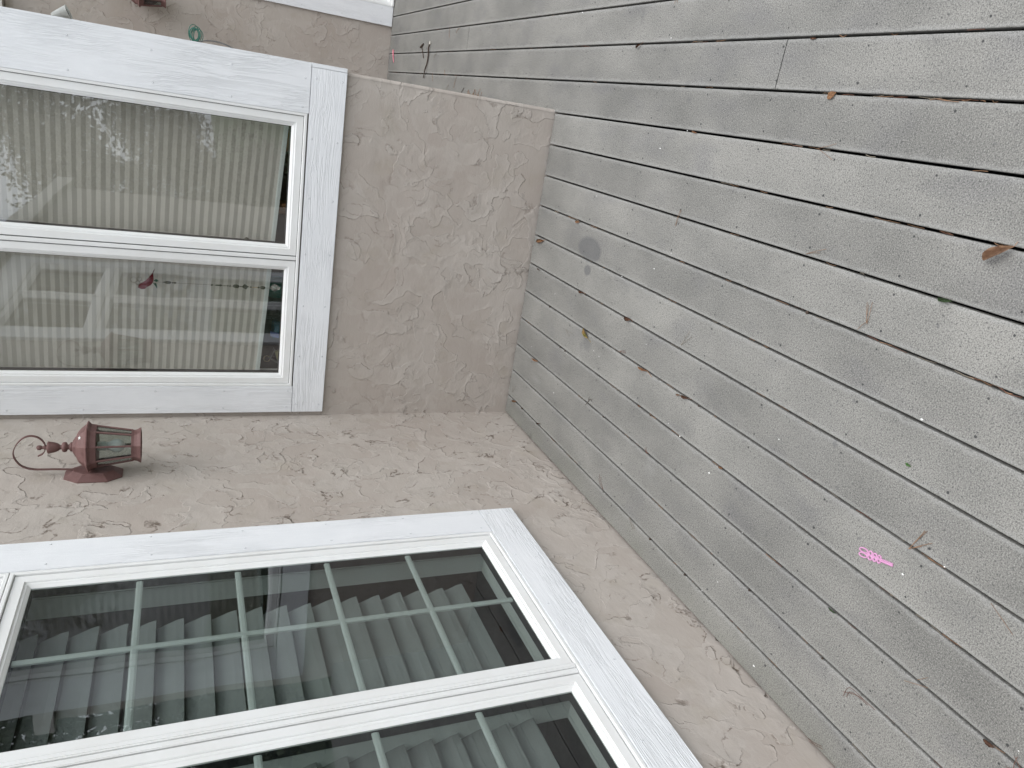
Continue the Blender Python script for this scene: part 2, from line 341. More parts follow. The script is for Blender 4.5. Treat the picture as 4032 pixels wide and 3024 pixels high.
def nails(bm, W, pts, n):
    for u, v in pts:
        u += random.uniform(-.004, .004); v += random.uniform(-.004, .004)
        c = [bm.verts.new(W(u+0.0042*math.cos(a*math.pi/4), v+0.0042*math.sin(a*math.pi/4), n-0.0002)) for a in range(8)]
        d = [bm.verts.new(W(u+0.0024*math.cos(a*math.pi/4), v+0.0024*math.sin(a*math.pi/4), n+0.0016)) for a in range(8)]
        for k in range(8): bm.faces.new((c[k], c[(k+1) % 8], d[(k+1) % 8], d[k])).material_index = 1
        bm.faces.new(d)

# ---------------------------------------------------------------- ground and deck
PITCH = 0.1413; X0 = 1.5202
bm = bmesh.new(); box(bm, (-60, -70, -0.95), (70, 60, -0.90)); tag(link('ground', bm, M['grass']), kind='structure')
bm = bmesh.new(); box(bm, (0.0, -6.2, -0.20), (5.6, FARY, -0.16)); box(bm, (-0.0, -6.25, -0.6), (5.65, -6.2, -0.03))
for k in range(-20, 8):
    y = -1.738 + 0.3045*k
    pass
tag(link('deck_underside', bm, M['joist']), kind='structure')

def board(bm, xa, xb, ya, yb):
    r = 0.0028; zt = 0.0; zb = -0.026
    prof = [(xa, zb), (xb, zb), (xb, zt-r), (xb-r*0.3, zt-r*0.3), (xb-r, zt), (xa+r, zt), (xa+r*0.3, zt-r*0.3), (xa, zt-r)]
    A = [bm.verts.new((x, ya, z)) for x, z in prof]; B = [bm.verts.new((x, yb, z)) for x, z in prof]
    n_ = len(prof)
    for k in range(n_): bm.faces.new((A[k], B[k], B[(k+1) % n_], A[(k+1) % n_]))
    bm.faces.new(A); bm.faces.new(B[::-1])
bm = bmesh.new(); gap = 0.0068
joints = {12: [-1.437], 13: [1.36], 15: [-0.4], 17: [0.9], 18: [-2.0]}
for k in range(-11, 28):
    xa = X0 + PITCH*k + gap/2; xb = X0 + PITCH*(k+1) - gap/2
    if k == -11: xa = 0.010
    ya, yb = -6.2, (FARY-0.006 if xa > X0-0.01 else -0.010)
    cuts = [ya] + joints.get(k+11, []) + [yb]
    for a, b in zip(cuts, cuts[1:]):
        board(bm, xa, xb, a + (0.0021 if a != ya else 0), b - (0.0021 if b != yb else 0))
# fasteners sunk either side of every gap at each joist, and paint chips
for k in range(-10, 24):
    gx = X0 + PITCH*k
    for j in range(-14, 17):
        y = -1.737 + 0.3052*j
        for s in (-1, 1):
            if gx + s*.0245 < 0.03: continue
            if (gx < 1.5 or s < 0 and gx < 1.6) and y > -0.02: continue
            if random.random() < 0.10: continue
            cx = gx + s*0.0245 + random.uniform(-.003, .003); cy = y + random.uniform(-.005, .005); r = random.uniform(.0026, .0038)
            vs = [bm.verts.new((cx+r*math.cos(a*math.pi/4), cy+r*math.sin(a*math.pi/4), 0.0005)) for a in range(8)]
            bm.faces.new(vs).material_index = 1
for cx, cy in [(0.393, -1.808), (0.6, -2.317), (0.678, -2.399), (0.049, -2.002), (0.42, -2.676), (0.185, -1.771), (1.112, -1.129), (1.036, -1.05), (0.957, -0.85), (0.607, -0.806), (1.818, -0.841), (1.938, -0.113), (1.449, -0.921), (0.964, -2.223), (0.548, -1.342), (0.49, -1.601), (0.534, -1.417), (1.52, -1.06)] + [(random.uniform(0.1, 2), random.uniform(-2.6, -0.1)) for _ in range(9)]:
    r = random.uniform(.0014, .0028); a0 = random.random()*6
    vs = [bm.verts.new((cx+r*random.uniform(.6, 1.2)*math.cos(a0+a*math.pi/3), cy+1.5*r*random.uniform(.6, 1.2)*math.sin(a0+a*math.pi/3), 0.0011)) for a in range(6)]
    bm.faces.new(vs).material_index = 2
tag(link('deck', bm, [M['deck'], M['hole'], M['chip']]), kind='structure')

# ---------------------------------------------------------------- house shell
house = empty('house', (0, 0, 0)); tag(house, 'tan stuccoed house with white trimmed windows round the grey deck', 'house')
def wall_with_hole(name, W, u0, u1, v0, v1, hole, n0=-0.16):
    bm = bmesh.new(); a, b, c, d = hole
    for q in [(u0, u1, v0, c), (u0, u1, d, v1), (u0, a, c, d), (b, u1, c, d)]:
        if q[1]-q[0] > 1e-4 and q[3]-q[2] > 1e-4: wbox(bm, W, *q, n0, 0)
    bmesh.ops.remove_doubles(bm, verts=bm.verts[:], dist=1e-5)
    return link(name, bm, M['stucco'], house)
HB, HL = (0.148, 1.356, 1.106, 2.514), (1.127, 2.585, 0.509, 2.514)
wall_with_hole('wall', LEFT, 0.0, 6.2, -0.5, 2.70, HL)
# back wall (its outer corner is a rounded stucco return)
bm = bmesh.new()
CR = 1.532
for q in [(-0.16, CR-0.012, -0.5, HB[2]), (-0.16, CR-0.012, HB[3], 2.70), (-0.16, HB[0], HB[2], HB[3]), (HB[1], CR-0.012, HB[2], HB[3])]:
    wbox(bm, BACK, *q, -0.16, 0)
box(bm, (CR-0.16, 0.16, -0.5), (CR, FARY, 2.70))
pr = [(CR-0.012-0.14, 0.16)] + [(CR-0.012-0.14, 0.004)] + [(CR-0.012, 0.0)] + [(CR-0.012+0.014*math.sin(a), 0.013-0.0145*math.cos(a)) for a in [R(x) for x in (0, 15, 35, 55, 75, 90)]] + [(CR+0.0005, 0.16)]
A = [bm.verts.new((x, y, -0.5)) for x, y in pr]; B = [bm.verts.new((x, y, 2.70)) for x, y in pr]
for i in range(len(pr)): bm.faces.new((A[i], A[(i+1) % len(pr)], B[(i+1) % len(pr)], B[i]))
bmesh.ops.recalc_face_normals(bm, faces=bm.faces[:])
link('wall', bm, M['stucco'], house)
# far wall with a doorway, and the end of that wing
bm = bmesh.new()
box(bm, (CR-0.1, FARY, -0.5), (2.155, FARY+0.16, 2.70)); box(bm, (2.155, FARY, 2.30), (4.17, FARY+0.16, 2.70)); box(bm, (4.17, FARY, -0.5), (4.75, FARY+0.16, 2.70)); box(bm, (4.59, FARY+0.16, -0.5), (4.75, 8, 2.70))
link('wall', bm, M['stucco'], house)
bm = bmesh.new()
box(bm, (-3, -6.6, 2.70), (0.07, -0.0, 2.85)); box(bm, (-3, 0.0, 2.702), (CR+0.07, FARY+0.2, 2.86)); box(bm, (0.0, -0.07, 2.703), (CR+0.07, 0.0, 2.855)); box(bm, (-3, FARY-0.07, 2.704), (4.85, 8.2, 2.865))
link('roof', bm, M['roof'], house)

# ---------------------------------------------------------------- windows
FLANGE = [(0.0, -0.02), (0.0, 0.0175), (0.0015, 0.0185), (0.0095, 0.0185), (0.0115, 0.0165), (0.0120, -0.03)]
SASH = [(0.0, -0.045), (0.0, 0.0105), (0.0015, 0.0120), (0.0270, 0.0120), (0.0285, 0.0100), (0.0290, 0.0060), (0.0355, 0.0055), (0.0375, 0.0030), (0.0420, -0.0005), (0.0445, -0.0030), (0.0445, -0.0350), (0.040, -0.045)]
def sash(parent, W, rect, glassmat, grille=None, depth=0.10):
    bm = bmesh.new(); ring(bm, W, rect, SASH); s = link('sash', bm, M['vinyl'], parent)
    u0, u1, v0, v1 = rect; e = 0.0435
    bm = bmesh.new(); wbox(bm, W, u0+e, u1-e, v0+e, v1-e, -0.0075, -0.0035); link('glass_pane', bm, glassmat, s)
    bm = bmesh.new(); ring(bm, W, (u0+e-.001, u1-e+.001, v0+e-.001, v1-e+.001), [(0, -0.0345), (0, -0.0085), (0.0045, -0.0085), (0.0045, -0.0345)]); link('gasket', bm, M['gasket'], s)
    if grille:
        bm = bmesh.new(); us, vs = grille; hw = 0.0092
        for u in us:
            pr = [(-hw, -0.018), (-hw, -0.0125), (-hw*.45, -0.0105), (hw*.45, -0.0105), (hw, -0.0125), (hw, -0.018)]
            A = [bm.verts.new(W(u+a, v0+e, n)) for a, n in pr]; B = [bm.verts.new(W(u+a, v1-e, n)) for a, n in pr]
            for i in range(6): bm.faces.new((A[i], A[(i+1) % 6], B[(i+1) % 6], B[i]))
        for v in vs:
            pr = [(-hw, -0.0183), (-hw, -0.0128), (-hw*.45, -0.0108), (hw*.45, -0.0108), (hw, -0.0128), (hw, -0.0183)]
            A = [bm.verts.new(W(u0+e, v+a, n)) for a, n in pr]; B = [bm.verts.new(W(u1-e, v+a, n)) for a, n in pr]
            for i in range(6): bm.faces.new((A[i], A[(i+1) % 6], B[(i+1) % 6], B[i]))
        bmesh.ops.recalc_face_normals(bm, faces=bm.faces[:]); link('grille', bm, M['vinyl'], s)
    return s
def gap_strip(parent, W, rects):
    bm = bmesh.new()
    for r in rects: ring(bm, W, r, [(-0.0008, -0.02), (-0.0008, 0.006), (0.0035, 0.006), (0.0035, -0.02)])
    return link('gasket', bm, M['gasket'], parent)
def lining(parent, W, rect, d0=-0.046, d1=-0.135):
    bm = bmesh.new(); ring(bm, W, rect, [(0.0, d0), (0.0, d1), (0.030, d1), (0.030, d0-0.018), (0.018, d0-0.018), (0.018, d0)])
    return link('jamb', bm, M['vinyl'], parent)

# --- back window
bw = empty('window', (0, 0, 0)); bw.parent = house
F = (0.151, 1.352, 1.110, 2.510)
bm = bmesh.new(); ring(bm, BACK, F, FLANGE); link('frame', bm, M['vinyl'], bw)
sash(bw, BACK, (0.1640, 0.7375, 1.1235, 2.4965), M['glass']); sash(bw, BACK, (0.7615, 1.3385, 1.1235, 2.4965), M['glass'])
gap_strip(bw, BACK, [(0.1625, 0.7390, 1.1220, 2.498), (0.7600, 1.3400, 1.1220, 2.498)])
bm = bmesh.new(); bevel_box(bm, BACK, 0.7415, 0.7575, 1.1225, 2.4975, -0.03, 0.0165, 0.002); link('mullion', bm, M['vinyl'], bw)
lining(bw, BACK, (0.151, 1.352, 1.110, 2.510))
def casing(parent, W, u0, u1, v0, v1, mat, npts, t=0.0200):
    bm = bmesh.new(); bevel_box(bm, W, u0, u1, v0, v1, 0.0006, t, 0.0014); nails(bm, W, npts, t); return link('casing', bm, [mat, M['nail']], parent)
def nl(a, b, step): 
    n = max(1, int(round((b-a)/step))); return [a+(b-a)*i/n for i in range(n+1)]
casing(bw, BACK, 0.0225, 1.530, 0.962, 1.1035, M['trimX'], [(u, v) for u in nl(0.06, 1.49, 0.235) for v in (0.982, 1.084)])
casing(bw, BACK, 0.0225, 0.1505, 1.1050, 2.65, M['trimZ'], [(u, v) for v in nl(1.13, 2.5, 0.26) for u in (0.045, 0.130)])
casing(bw, BACK, 1.3525, 1.5465, 1.1050, 2.65, M['trimZ'], [(u, v) for v in nl(1.13, 2.5, 0.26) for u in (1.375, 1.49)])
casing(bw, BACK, 0.1510, 1.3520, 2.511, 2.65, M['trimX'], [])
# return boards that wrap the outer corner
bm = bmesh.new(); box(bm, (CR+0.0012, 0.0005, 1.1052), (CR+0.0140, 0.13, 2.65)); box(bm, (CR-0.0010, -0.0198, 0.9625), (CR+0.0148, 0.13, 1.1034))
bmesh.ops.bevel(bm, geom=bm.edges[:], offset=0.001, segments=1, affect='EDGES'); link('corner_board', bm, M['trimZ'], bw)
# pleated shade, hanging a little crooked, and its bottom rail
bm = bmesh.new(); y0, A_ = 0.092, 0.0044; ua, ub = 0.183, 1.332; top = 2.40
npl = 36
def rz(u, f): return (1-f)*top + f*(1.258 - (u-ua)*0.068)
rows = []
for i in range(npl*2+1):
    f = i/(npl*2); yy = y0 + (A_ if i % 2 else 0.0)
    rows.append([bm.verts.new((u, yy, rz(u, f))) for u in (ua, (ua+ub)/2, ub)])
for a, b in zip(rows, rows[1:]):
    for k in range(2): bm.faces.new((a[k], a[k+1], b[k+1], b[k]))
sh = link('pleated_shade', bm, M['shade'], bw)
bm = bmesh.new(); v = []
for u in (ua, ub):
    z = rz(u, 1.0); v.append([bm.verts.new((u, yy, zz)) for yy, zz in [(y0-.004, z+.004), (y0-.006, z-.002), (y0-.006, z-.014), (y0+.018, z-.016), (y0+.018, z+.004)]])
for k in range(5): bm.faces.new((v[0][k], v[0][(k+1) % 5], v[1][(k+1) % 5], v[1][k]))
bm.faces.new(v[0]); bm.faces.new(v[1][::-1]); bmesh.ops.recalc_face_normals(bm, faces=bm.faces[:]); link('bottom_rail', bm, M['rail'], sh)
# room behind
bm = bmesh.new(); ring(bm, BACK, (-0.5, 1.37, 0.2, 2.9), [(0, -0.162), (0, -2.2)], closed=False); wbox(bm, BACK, -0.5, 1.37, 0.2, 2.9, -2.25, -2.2); link('room_wall', bm, M['dark'], bw)
bm = bmesh.new(); bevel_box(bm, BACK, 0.125, 1.365, 1.060, 1.112, -0.27, -0.163, 0.003); bevel_box(bm, BACK, 0.184, 1.322, 1.112, 1.1415, -0.163, -0.1355, 0.002); link('sill', bm, M['sill'], bw)

# --- left window
lw = empty('window', (0, 0, 0)); lw.parent = house
GR = [0.575+0.2782*i for i in (1, 2, 3, 4)]
bm = bmesh.new(); ring(bm, LEFT, (1.131, 2.582, 0.513, 2.024), FLANGE); ring(bm, LEFT, (1.131, 2.582, 2.026, 2.510), FLANGE); link('frame', bm, M['vinyl'], lw)
S1, S2 = (1.1455, 1.8305, 0.5275, 2.0110), (1.8730, 2.5680, 0.5275, 2.0110)
sash(lw, LEFT, S1, M['glass_green'], ([1.488], GR)); sash(lw, LEFT, S2, M['glass_green'], ([2.2205], GR))
T1_, T2_ = (1.1455, 1.8305, 2.0395, 2.4965), (1.8730, 2.5680, 2.0395, 2.4965)
sash(lw, LEFT, T1_, M['glass_green']); sash(lw, LEFT, T2_, M['glass_green'])
gap_strip(lw, LEFT, [(a-.0015, b+.0015, c-.0015, d+.0015) for a, b, c, d in (S1, S2, T1_, T2_)])
bm = bmesh.new()
for v0, v1 in ((0.5255, 2.0120), (2.0385, 2.4970)):
    bevel_box(bm, LEFT, 1.8345, 1.8505, v0, v1, -0.03, 0.0190, 0.003); bevel_box(bm, LEFT, 1.8515, 1.8690, v0, v1, -0.03, 0.0140, 0.002)
link('mullion', bm, M['vinyl'], lw)
lining(lw, LEFT, (1.131, 1.848, 0.513, 2.024)); lining(lw, LEFT, (1.858, 2.582, 0.513, 2.024)); lining(lw, LEFT, (1.131, 2.582, 2.026, 2.510))
casing(lw, LEFT, 0.980, 2.733, 0.371, 0.5115, M['trimY'], [(u, v) for u in nl(1.01, 2.70, 0.30) for v in (0.40, 0.485)])
casing(lw, LEFT, 0.980, 1.1300, 0.5130, 2.65, M['trimZ'], [(u, v) for v in nl(0.545, 2.5, 0.30) for u in (1.003, 1.105)])
casing(lw, LEFT, 2.583, 2.733, 0.5130, 2.65, M['trimZ'], [])
casing(lw, LEFT, 1.1305, 2.5825, 2.511, 2.65, M['trimY'], [])
# wide slats of the blind behind the glass
bl = empty('blind', (0, 0, 0)); bl.parent = lw
z = 0.70
while z < 2.0:
    bm = bmesh.new(); e = random.uniform(-.006, .006)
    pr = [(-0.107, z-0.040), (-0.112, z-0.020), (-0.134, z+0.030), (-0.146, z+0.040), (-0.149, z+0.039), (-0.137, z+0.029), (-0.115, z-0.021), (-0.110, z-0.041)]
    A = [bm.verts.new((x, -1.262+e, zz)) for x, zz in pr]; B = [bm.verts.new((x, -2.50, zz)) for x, zz in pr]
    for i in range(8): bm.faces.new((A[i], A[(i+1) % 8], B[(i+1) % 8], B[i]))
    bm.faces.new(A[::-1]); bm.faces.new(B); bmesh.ops.recalc_face_normals(bm, faces=bm.faces[:])
    link('slat', bm, M['slat'], bl); z += 0.0755
bm = bmesh.new(); ring(bm, LEFT, (0.6, 3.2, -0.3, 2.9), [(0, -0.162), (0, -2.4)], closed=False); wbox(bm, LEFT, 0.6, 3.2, -0.3, 2.9, -2.45, -2.4); link('room_wall', bm, M['inner'], lw)

# --- patio door in the far wall
pd = empty('patio_door', (0, 0, 0)); pd.parent = house
bm = bmesh.new(); bevel_box(bm, FAR, 2.008, 2.153, 0.004, 2.44, 0.0006, 0.020, 0.0015); nails(bm, FAR, [(u, v) for v in nl(0.1, 2.3, 0.3) for u in (2.03, 2.13)], 0.020); link('casing', bm, [M['trimZ'], M['nail']], pd)
bm = bmesh.new(); bevel_box(bm, FAR, 2.155, 4.17, 2.30, 2.44, 0.0006, 0.0200, 0.0015); link('casing', bm, M['trimX'], pd)
bm = bmesh.new(); bevel_box(bm, FAR, 4.172, 4.31, 0.004, 2.44, 0.0006, 0.020, 0.0015); link('casing', bm, M['trimZ'], pd)
bm = bmesh.new(); ring(bm, FAR, (2.155, 4.17, 0.004, 2.298), [(0, -0.12), (0, 0.016), (0.014, 0.016), (0.016, 0.006), (0.030, 0.004), (0.032, -0.03), (0.05, -0.035), (0.05, -0.12)]); link('frame', bm, M['vinyl'], pd)
bm = bmesh.new(); bevel_box(bm, FAR, 2.158, 4.168, 0.006, 0.020, 0.0165, 0.040, 0.002); link('threshold', bm, M['vinyl'], pd)
for a, b, n_ in ((2.208, 3.20, -0.040), (3.14, 4.118, -0.085)):
    bm = bmesh.new(); ring(bm, FAR, (a, b, 0.056, 2.246), [(0, n_-0.03), (0, n_), (0.075, n_), (0.08, n_-0.01), (0.08, n_-0.03)]); s = link('door_panel', bm, M['vinyl'], pd)
    bm = bmesh.new(); wbox(bm, FAR, a+.079, b-.079, 0.135, 2.167, n_-0.022, n_-0.018); link('glass_pane', bm, M['glass'], s)
    if a < 3:
        bm = bmesh.new(); bevel_box(bm, FAR, a+0.025, a+0.05, 0.95, 1.15, n_, n_+0.03, 0.004); link('handle', bm, M['vinyl'], s)
bm = bmesh.new(); box(bm, (1.7, FARY+0.165, -0.1), (4.5, FARY+2.2, 0.0)); box(bm, (1.7, FARY+2.2, 0), (4.5, FARY+2.3, 2.9)); link('room_wall', bm, M['inner'], pd)

# ---------------------------------------------------------------- wall lanterns
def make_lantern(name):
    root = empty(name)     # origin on the wall, +X out of the wall, z = height above the mounting centre (1.868 in the scene)
    D = 0.116; B0 = 1.868
    def pr(l): return [(r, z-B0) for r, z in l]
    bm = bmesh.new()
    def octa(hw, hh, cw, ch): return [(-hw, -ch), (-cw, -hh), (cw, -hh), (hw, -ch), (hw, ch), (cw, hh), (-cw, hh), (-hw, ch)]
    lay = [(0.0, octa(.064, .094, .030, .048)), (0.004, octa(.064, .094, .030, .048)), (0.021, octa(.040, .068, .018, .034)), (0.024, octa(.037, .064, .016, .032))]
    rg = [[bm.verts.new((x, a, b)) for a, b in o] for x, o in lay]
    for i in range(3):
        for k in range(8): bm.faces.new((rg[i][k], rg[i][(k+1) % 8], rg[i+1][(k+1) % 8], rg[i+1][k]))
    bm.faces.new(rg[0][::-1]); bm.faces.new(rg[-1]); bmesh.ops.recalc_face_normals(bm, faces=bm.faces[:]); link('back_plate', bm, M['iron'], root)
    path = smoothpath([(.022, 0, 1.885), (.024, 0, 1.930), (.028, 0, 1.99), (.031, 0, 2.055), (.045, 0, 2.090), (.072, 0, 2.109), (.101, 0, 2.113), (.134, 0, 2.100), (.157, 0, 2.078), (.163, 0, 2.055), (.153, 0, 2.032), (.132, 0, 2.018), (.110, 0, 2.017), (.093, 0, 2.024), (.083, 0, 2.040)], 5)
    bm = bmesh.new(); prev = None; hw, th = 0.0052, 0.0016
    for i, p in enumerate(path):
        d = (path[min(i+1, len(path)-1)]-path[max(i-1, 0)]).normalized(); nn = Vector((d.z, 0, -d.x)); tt = th
        w_ = hw*(1.0 if i < len(path)-6 else 0.6+0.1*(len(path)-i)); q = Vector((p.x, 0, p.z-B0))
        r_ = [bm.verts.new(q + Vector((0, s*w_, 0)) + nn*o) for s, o in ((-1, -tt), (1, -tt), (1, tt), (-1, tt))]
        if prev:
            for k in range(4): bm.faces.new((prev[k], prev[(k+1) % 4], r_[(k+1) % 4], r_[k]))
        else: bm.faces.new(r_)
        prev = r_
    bm.faces.new(prev); bmesh.ops.recalc_face_normals(bm, faces=bm.faces[:]); link('scroll_arm', bm, M['iron'], root)
    bm = bmesh.new(); tube(bm, [(.02, 0, 0.012), (.045, 0, .012)], .013, 10); link('bracket', bm, M['iron'], root)
    bm = bmesh.new()
    lathe(bm, pr([(.010, 1.928), (.0175, 1.934), (.0165, 1.939), (.0105, 1.942), (.0085, 1.946), (.0175, 1.951), (.0190, 1.957), (.0170, 1.963), (.0080, 1.967), (.0085, 1.971), (.0135, 1.976), (.0185, 1.988), (.0212, 2.002), (.0222, 2.008), (.0190, 2.0095), (.0100, 2.0110), (.0070, 2.0150), (.0090, 2.0170), (.0065, 2.0205), (.0045, 2.0260), (.0080, 2.0290), (.0092, 2.0340), (.0080, 2.0395), (.0040, 2.0430)]), 20, (D, 0))
    link('finial', bm, M['iron'], root, smooth=True)
    H = dict(seg=8, c=(D, 0), a0=R(22.5))
    bm = bmesh.new()
    lathe(bm, pr([(.060, 1.880), (.093, 1.8800), (.0935, 1.8835), (.0860, 1.8875), (.0800, 1.8900), (.0760, 1.8950), (.0715, 1.9000), (.0650, 1.9060), (.0565, 1.9130), (.0460, 1.9185), (.0360, 1.9220), (.0345, 1.9250), (.0280, 1.9265), (.0250, 1.9300), (.0180, 1.9330)]), **H)
    link('roof', bm, M['iron'], root)
    bm = bmesh.new()
    lathe(bm, pr([(.0725, 1.853), (.0790, 1.855), (.0800, 1.862), (.0820, 1.872), (.0900, 1.8795), (.0840, 1.8797), (.0760, 1.871), (.0725, 1.862)]), **H)
    bm.faces.ensure_lookup_table()
    link('collar', bm, M['iron'], root)
    bm = bmesh.new(); post = []
    for k in range(8):
        a = math.radians(45*k+22.5); c, s = math.cos(a), math.sin(a)
        bmp = bmesh.new(); tube(bmp, [(D+.0555*c, .0555*s, 1.738-B0), (D+.0745*c, .0745*s, 1.856-B0)], .0042, 4); link('post', bmp, M['iron'], root)
        a2 = math.radians(45*(k+1)+22.5); c2, s2 = math.cos(a2), math.sin(a2)
        q = [(D+.053*c, .053*s, 1.738-B0), (D+.053*c2, .053*s2, 1.738-B0), (D+.072*c2, .072*s2, 1.856-B0), (D+.072*c, .072*s, 1.856-B0)]
        bmg = bmesh.new(); vv = [bmg.verts.new(x) for x in q]; nn = Vector((math.cos((a+a2)/2), math.sin((a+a2)/2), 0))*0.0015; vb = [bmg.verts.new(Vector(x)-nn) for x in q]
        bmg.faces.new(vv); bmg.faces.new(vb[::-1])
        for i in range(4): bmg.faces.new((vv[i], vb[i], vb[(i+1) % 4], vv[(i+1) % 4]))
        bmesh.ops.recalc_face_normals(bmg, faces=bmg.faces[:]); link('glass_pane', bmg, M['lamp_glass'], root)
    bm.free()
    bm = bmesh.new()
    lathe(bm, pr([(.0480, 1.742), (.0585, 1.742), (.0570, 1.733), (.0590, 1.724), (.0640, 1.716), (.0665, 1.711), (.0620, 1.7105), (.0520, 1.722), (.0500, 1.730)]), **H, closed_ends=False)
    bm.verts.ensure_lookup_table()
    for k in range(8): bm.faces.new((bm.verts[k], bm.verts[64+k], bm.verts[64+(k+1) % 8], bm.verts[(k+1) % 8]))
    bmesh.ops.recalc_face_normals(bm, faces=bm.faces[:]); link('base_ring', bm, M['iron'], root)
    bm = bmesh.new(); lathe(bm, pr([(.003, 1.765), (.014, 1.768), (.0225, 1.778), (.0255, 1.790), (.023, 1.802), (.015, 1.817), (.0125, 1.825)]), 18, (D, 0)); b = link('bulb', bm, M['bulb'], root, smooth=True)
    bm = bmesh.new(); lathe(bm, pr([(.0150, 1.823), (.0165, 1.826), (.0165, 1.856), (.010, 1.878)]), 14, (D, 0)); link('socket', bm, M['lampwhite'], root)
    bm = bmesh.new(); vs = []
    for k in range(10):
        r_ = .0075 if k % 2 == 0 else .0032; a = 2*math.pi*k/10
        vs.append(Vector((0.0, r_*math.cos(a), r_*math.sin(a))))
    nrm = Vector((0.5, -0.6, 0.75)).normalized(); rq = nrm.to_track_quat('X', 'Z'); ctr = Vector((D+.052, -.036, 1.9055-B0))
    aa = [bm.verts.new(ctr + rq @ v_ + nrm*.0005) for v_ in vs]; bb = [bm.verts.new(ctr + rq @ v_ - nrm*.003) for v_ in vs]
    bm.faces.new(aa); bm.faces.new(bb[::-1])
    for k in range(10): bm.faces.new((aa[k], bb[k], bb[(k+1) % 10], aa[(k+1) % 10]))
    link('star_glint', bm, M['lampwhite'], root)  # white reflection of the roof cut-out, put into a pale solid star
    return root
lan = make_lantern('wall_lantern'); lan.location = (0.0, -0.518, 1.868)
tag(lan, 'faded red scroll-arm lantern on the stucco wall between the two windows', 'lantern', 'red wall lanterns')
l2 = copy_tree(lan); l2.location = (1.872, FARY, 1.845); l2.rotation_euler = (0, 0, R(-90))
tag(l2, 'faded red lantern on the farthest wall, cut off by the picture edge', 'lantern', 'red wall lanterns')

# ---------------------------------------------------------------- small fittings on the side wall
fl = empty('floodlight', (CR, 2.02, 2.20)); tag(fl, 'pale cone-shaped floodlight peeping past the white corner board', 'floodlight')
bm = bmesh.new(); tube(bm, [(0, 0, 0.06), (0.004, 0, 0.06), (0.02, 0, 0.055), (0.06, 0, 0.05)], [.045, .045, .012, .01], 14); link('mount', bm, M['lampwhite'], fl)
ax = Vector((0.42, -0.10, -0.90)).normalized(); o_ = Vector((0.060, 0.0, 0.050)); bm = bmesh.new()
u_ = ax.cross(Vector((0, 1, 0))).normalized(); v_ = ax.cross(u_)
rr = [(0.0, .018), (0.01, .022), (.085, .038), (.090, .040)]
rings_ = [[bm.verts.new(o_+ax*h+u_*r_*math.cos(k*math.pi/9)+v_*r_*math.sin(k*math.pi/9)) for k in range(18)] for h, r_ in rr]
for a, b in zip(rings_, rings_[1:]):
    for k in range(18): bm.faces.new((a[k], a[(k+1) % 18], b[(k+1) % 18], b[k]))
bm.faces.new(rings_[0][::-1]); bmesh.ops.solidify(bm, geom=bm.faces[:], thickness=.0018)
lh = link('lamp_head', bm, M['lampwhite'], fl, smooth=False)
bm = bmesh.new()
rr = [(0.02, .020), (.080, .0355)]
rings_ = [[bm.verts.new(o_+ax*h+u_*r_*math.cos(k*math.pi/9)+v_*r_*math.sin(k*math.pi/9)) for k in range(18)] for h, r_ in rr]
for a, b in zip(rings_, rings_[1:]):
    for k in range(18): bm.faces.new((a[k], a[(k+1) % 18], b[(k+1) % 18], b[k]))
bm.faces.new(rings_[0][::-1]); bm.faces.new(rings_[1]); bmesh.ops.recalc_face_normals(bm, faces=bm.faces[:]); link('lamp_glass', bm, M['gasket'], lh)  # black plug added in the mouth; its colour stands for the shaded inside
ck = empty('cord_coil', (CR, 1.30, 1.55)); tag(ck, 'coiled green cord hanging on the wall past the white corner board', 'cord')
bm = bmesh.new(); rc = random.Random(4)
for k in range(8):
    a_, w1, h1 = rc.uniform(-.25, .25), rc.uniform(.030, .056), rc.uniform(.018, .055); off = rc.uniform(-.006, .006); pts = []
    for i in range(25):
        t_ = 2*math.pi*i/24; x_ = .080+w1*math.cos(t_)*(.9); z_ = -.035+h1*.55*math.sin(t_)
        pts.append((max(.006, x_*math.cos(a_)-z_*math.sin(a_)*.4), off+.012*math.sin(t_+k), z_+x_*math.sin(a_)*.5))
    tube(bm, pts, .0019, 6)
link('coil', bm, M['cord'], ck, smooth=True)
bm = bmesh.new(); tube(bm, smoothpath([(.0, .0, .02), (.03, 0, .01), (.04, 0, -.02), (.03, 0, -.03)], 4), .003, 6); link('hook', bm, M['wire'], ck)
cb = empty('cable', (CR, 0.55, 1.43)); tag(cb, 'thin dark cable drooping beside the white corner board below the coil', 'cable')
bm = bmesh.new(); tube(bm, smoothpath([(.006, .9, .10), (.048, .72, .06), (.056, .5, .02), (.050, .35, -.03), (.030, .2, -.075), (.004, .15, -.10)], 6), .003, 6); link('wire', bm, M['cable'], cb)

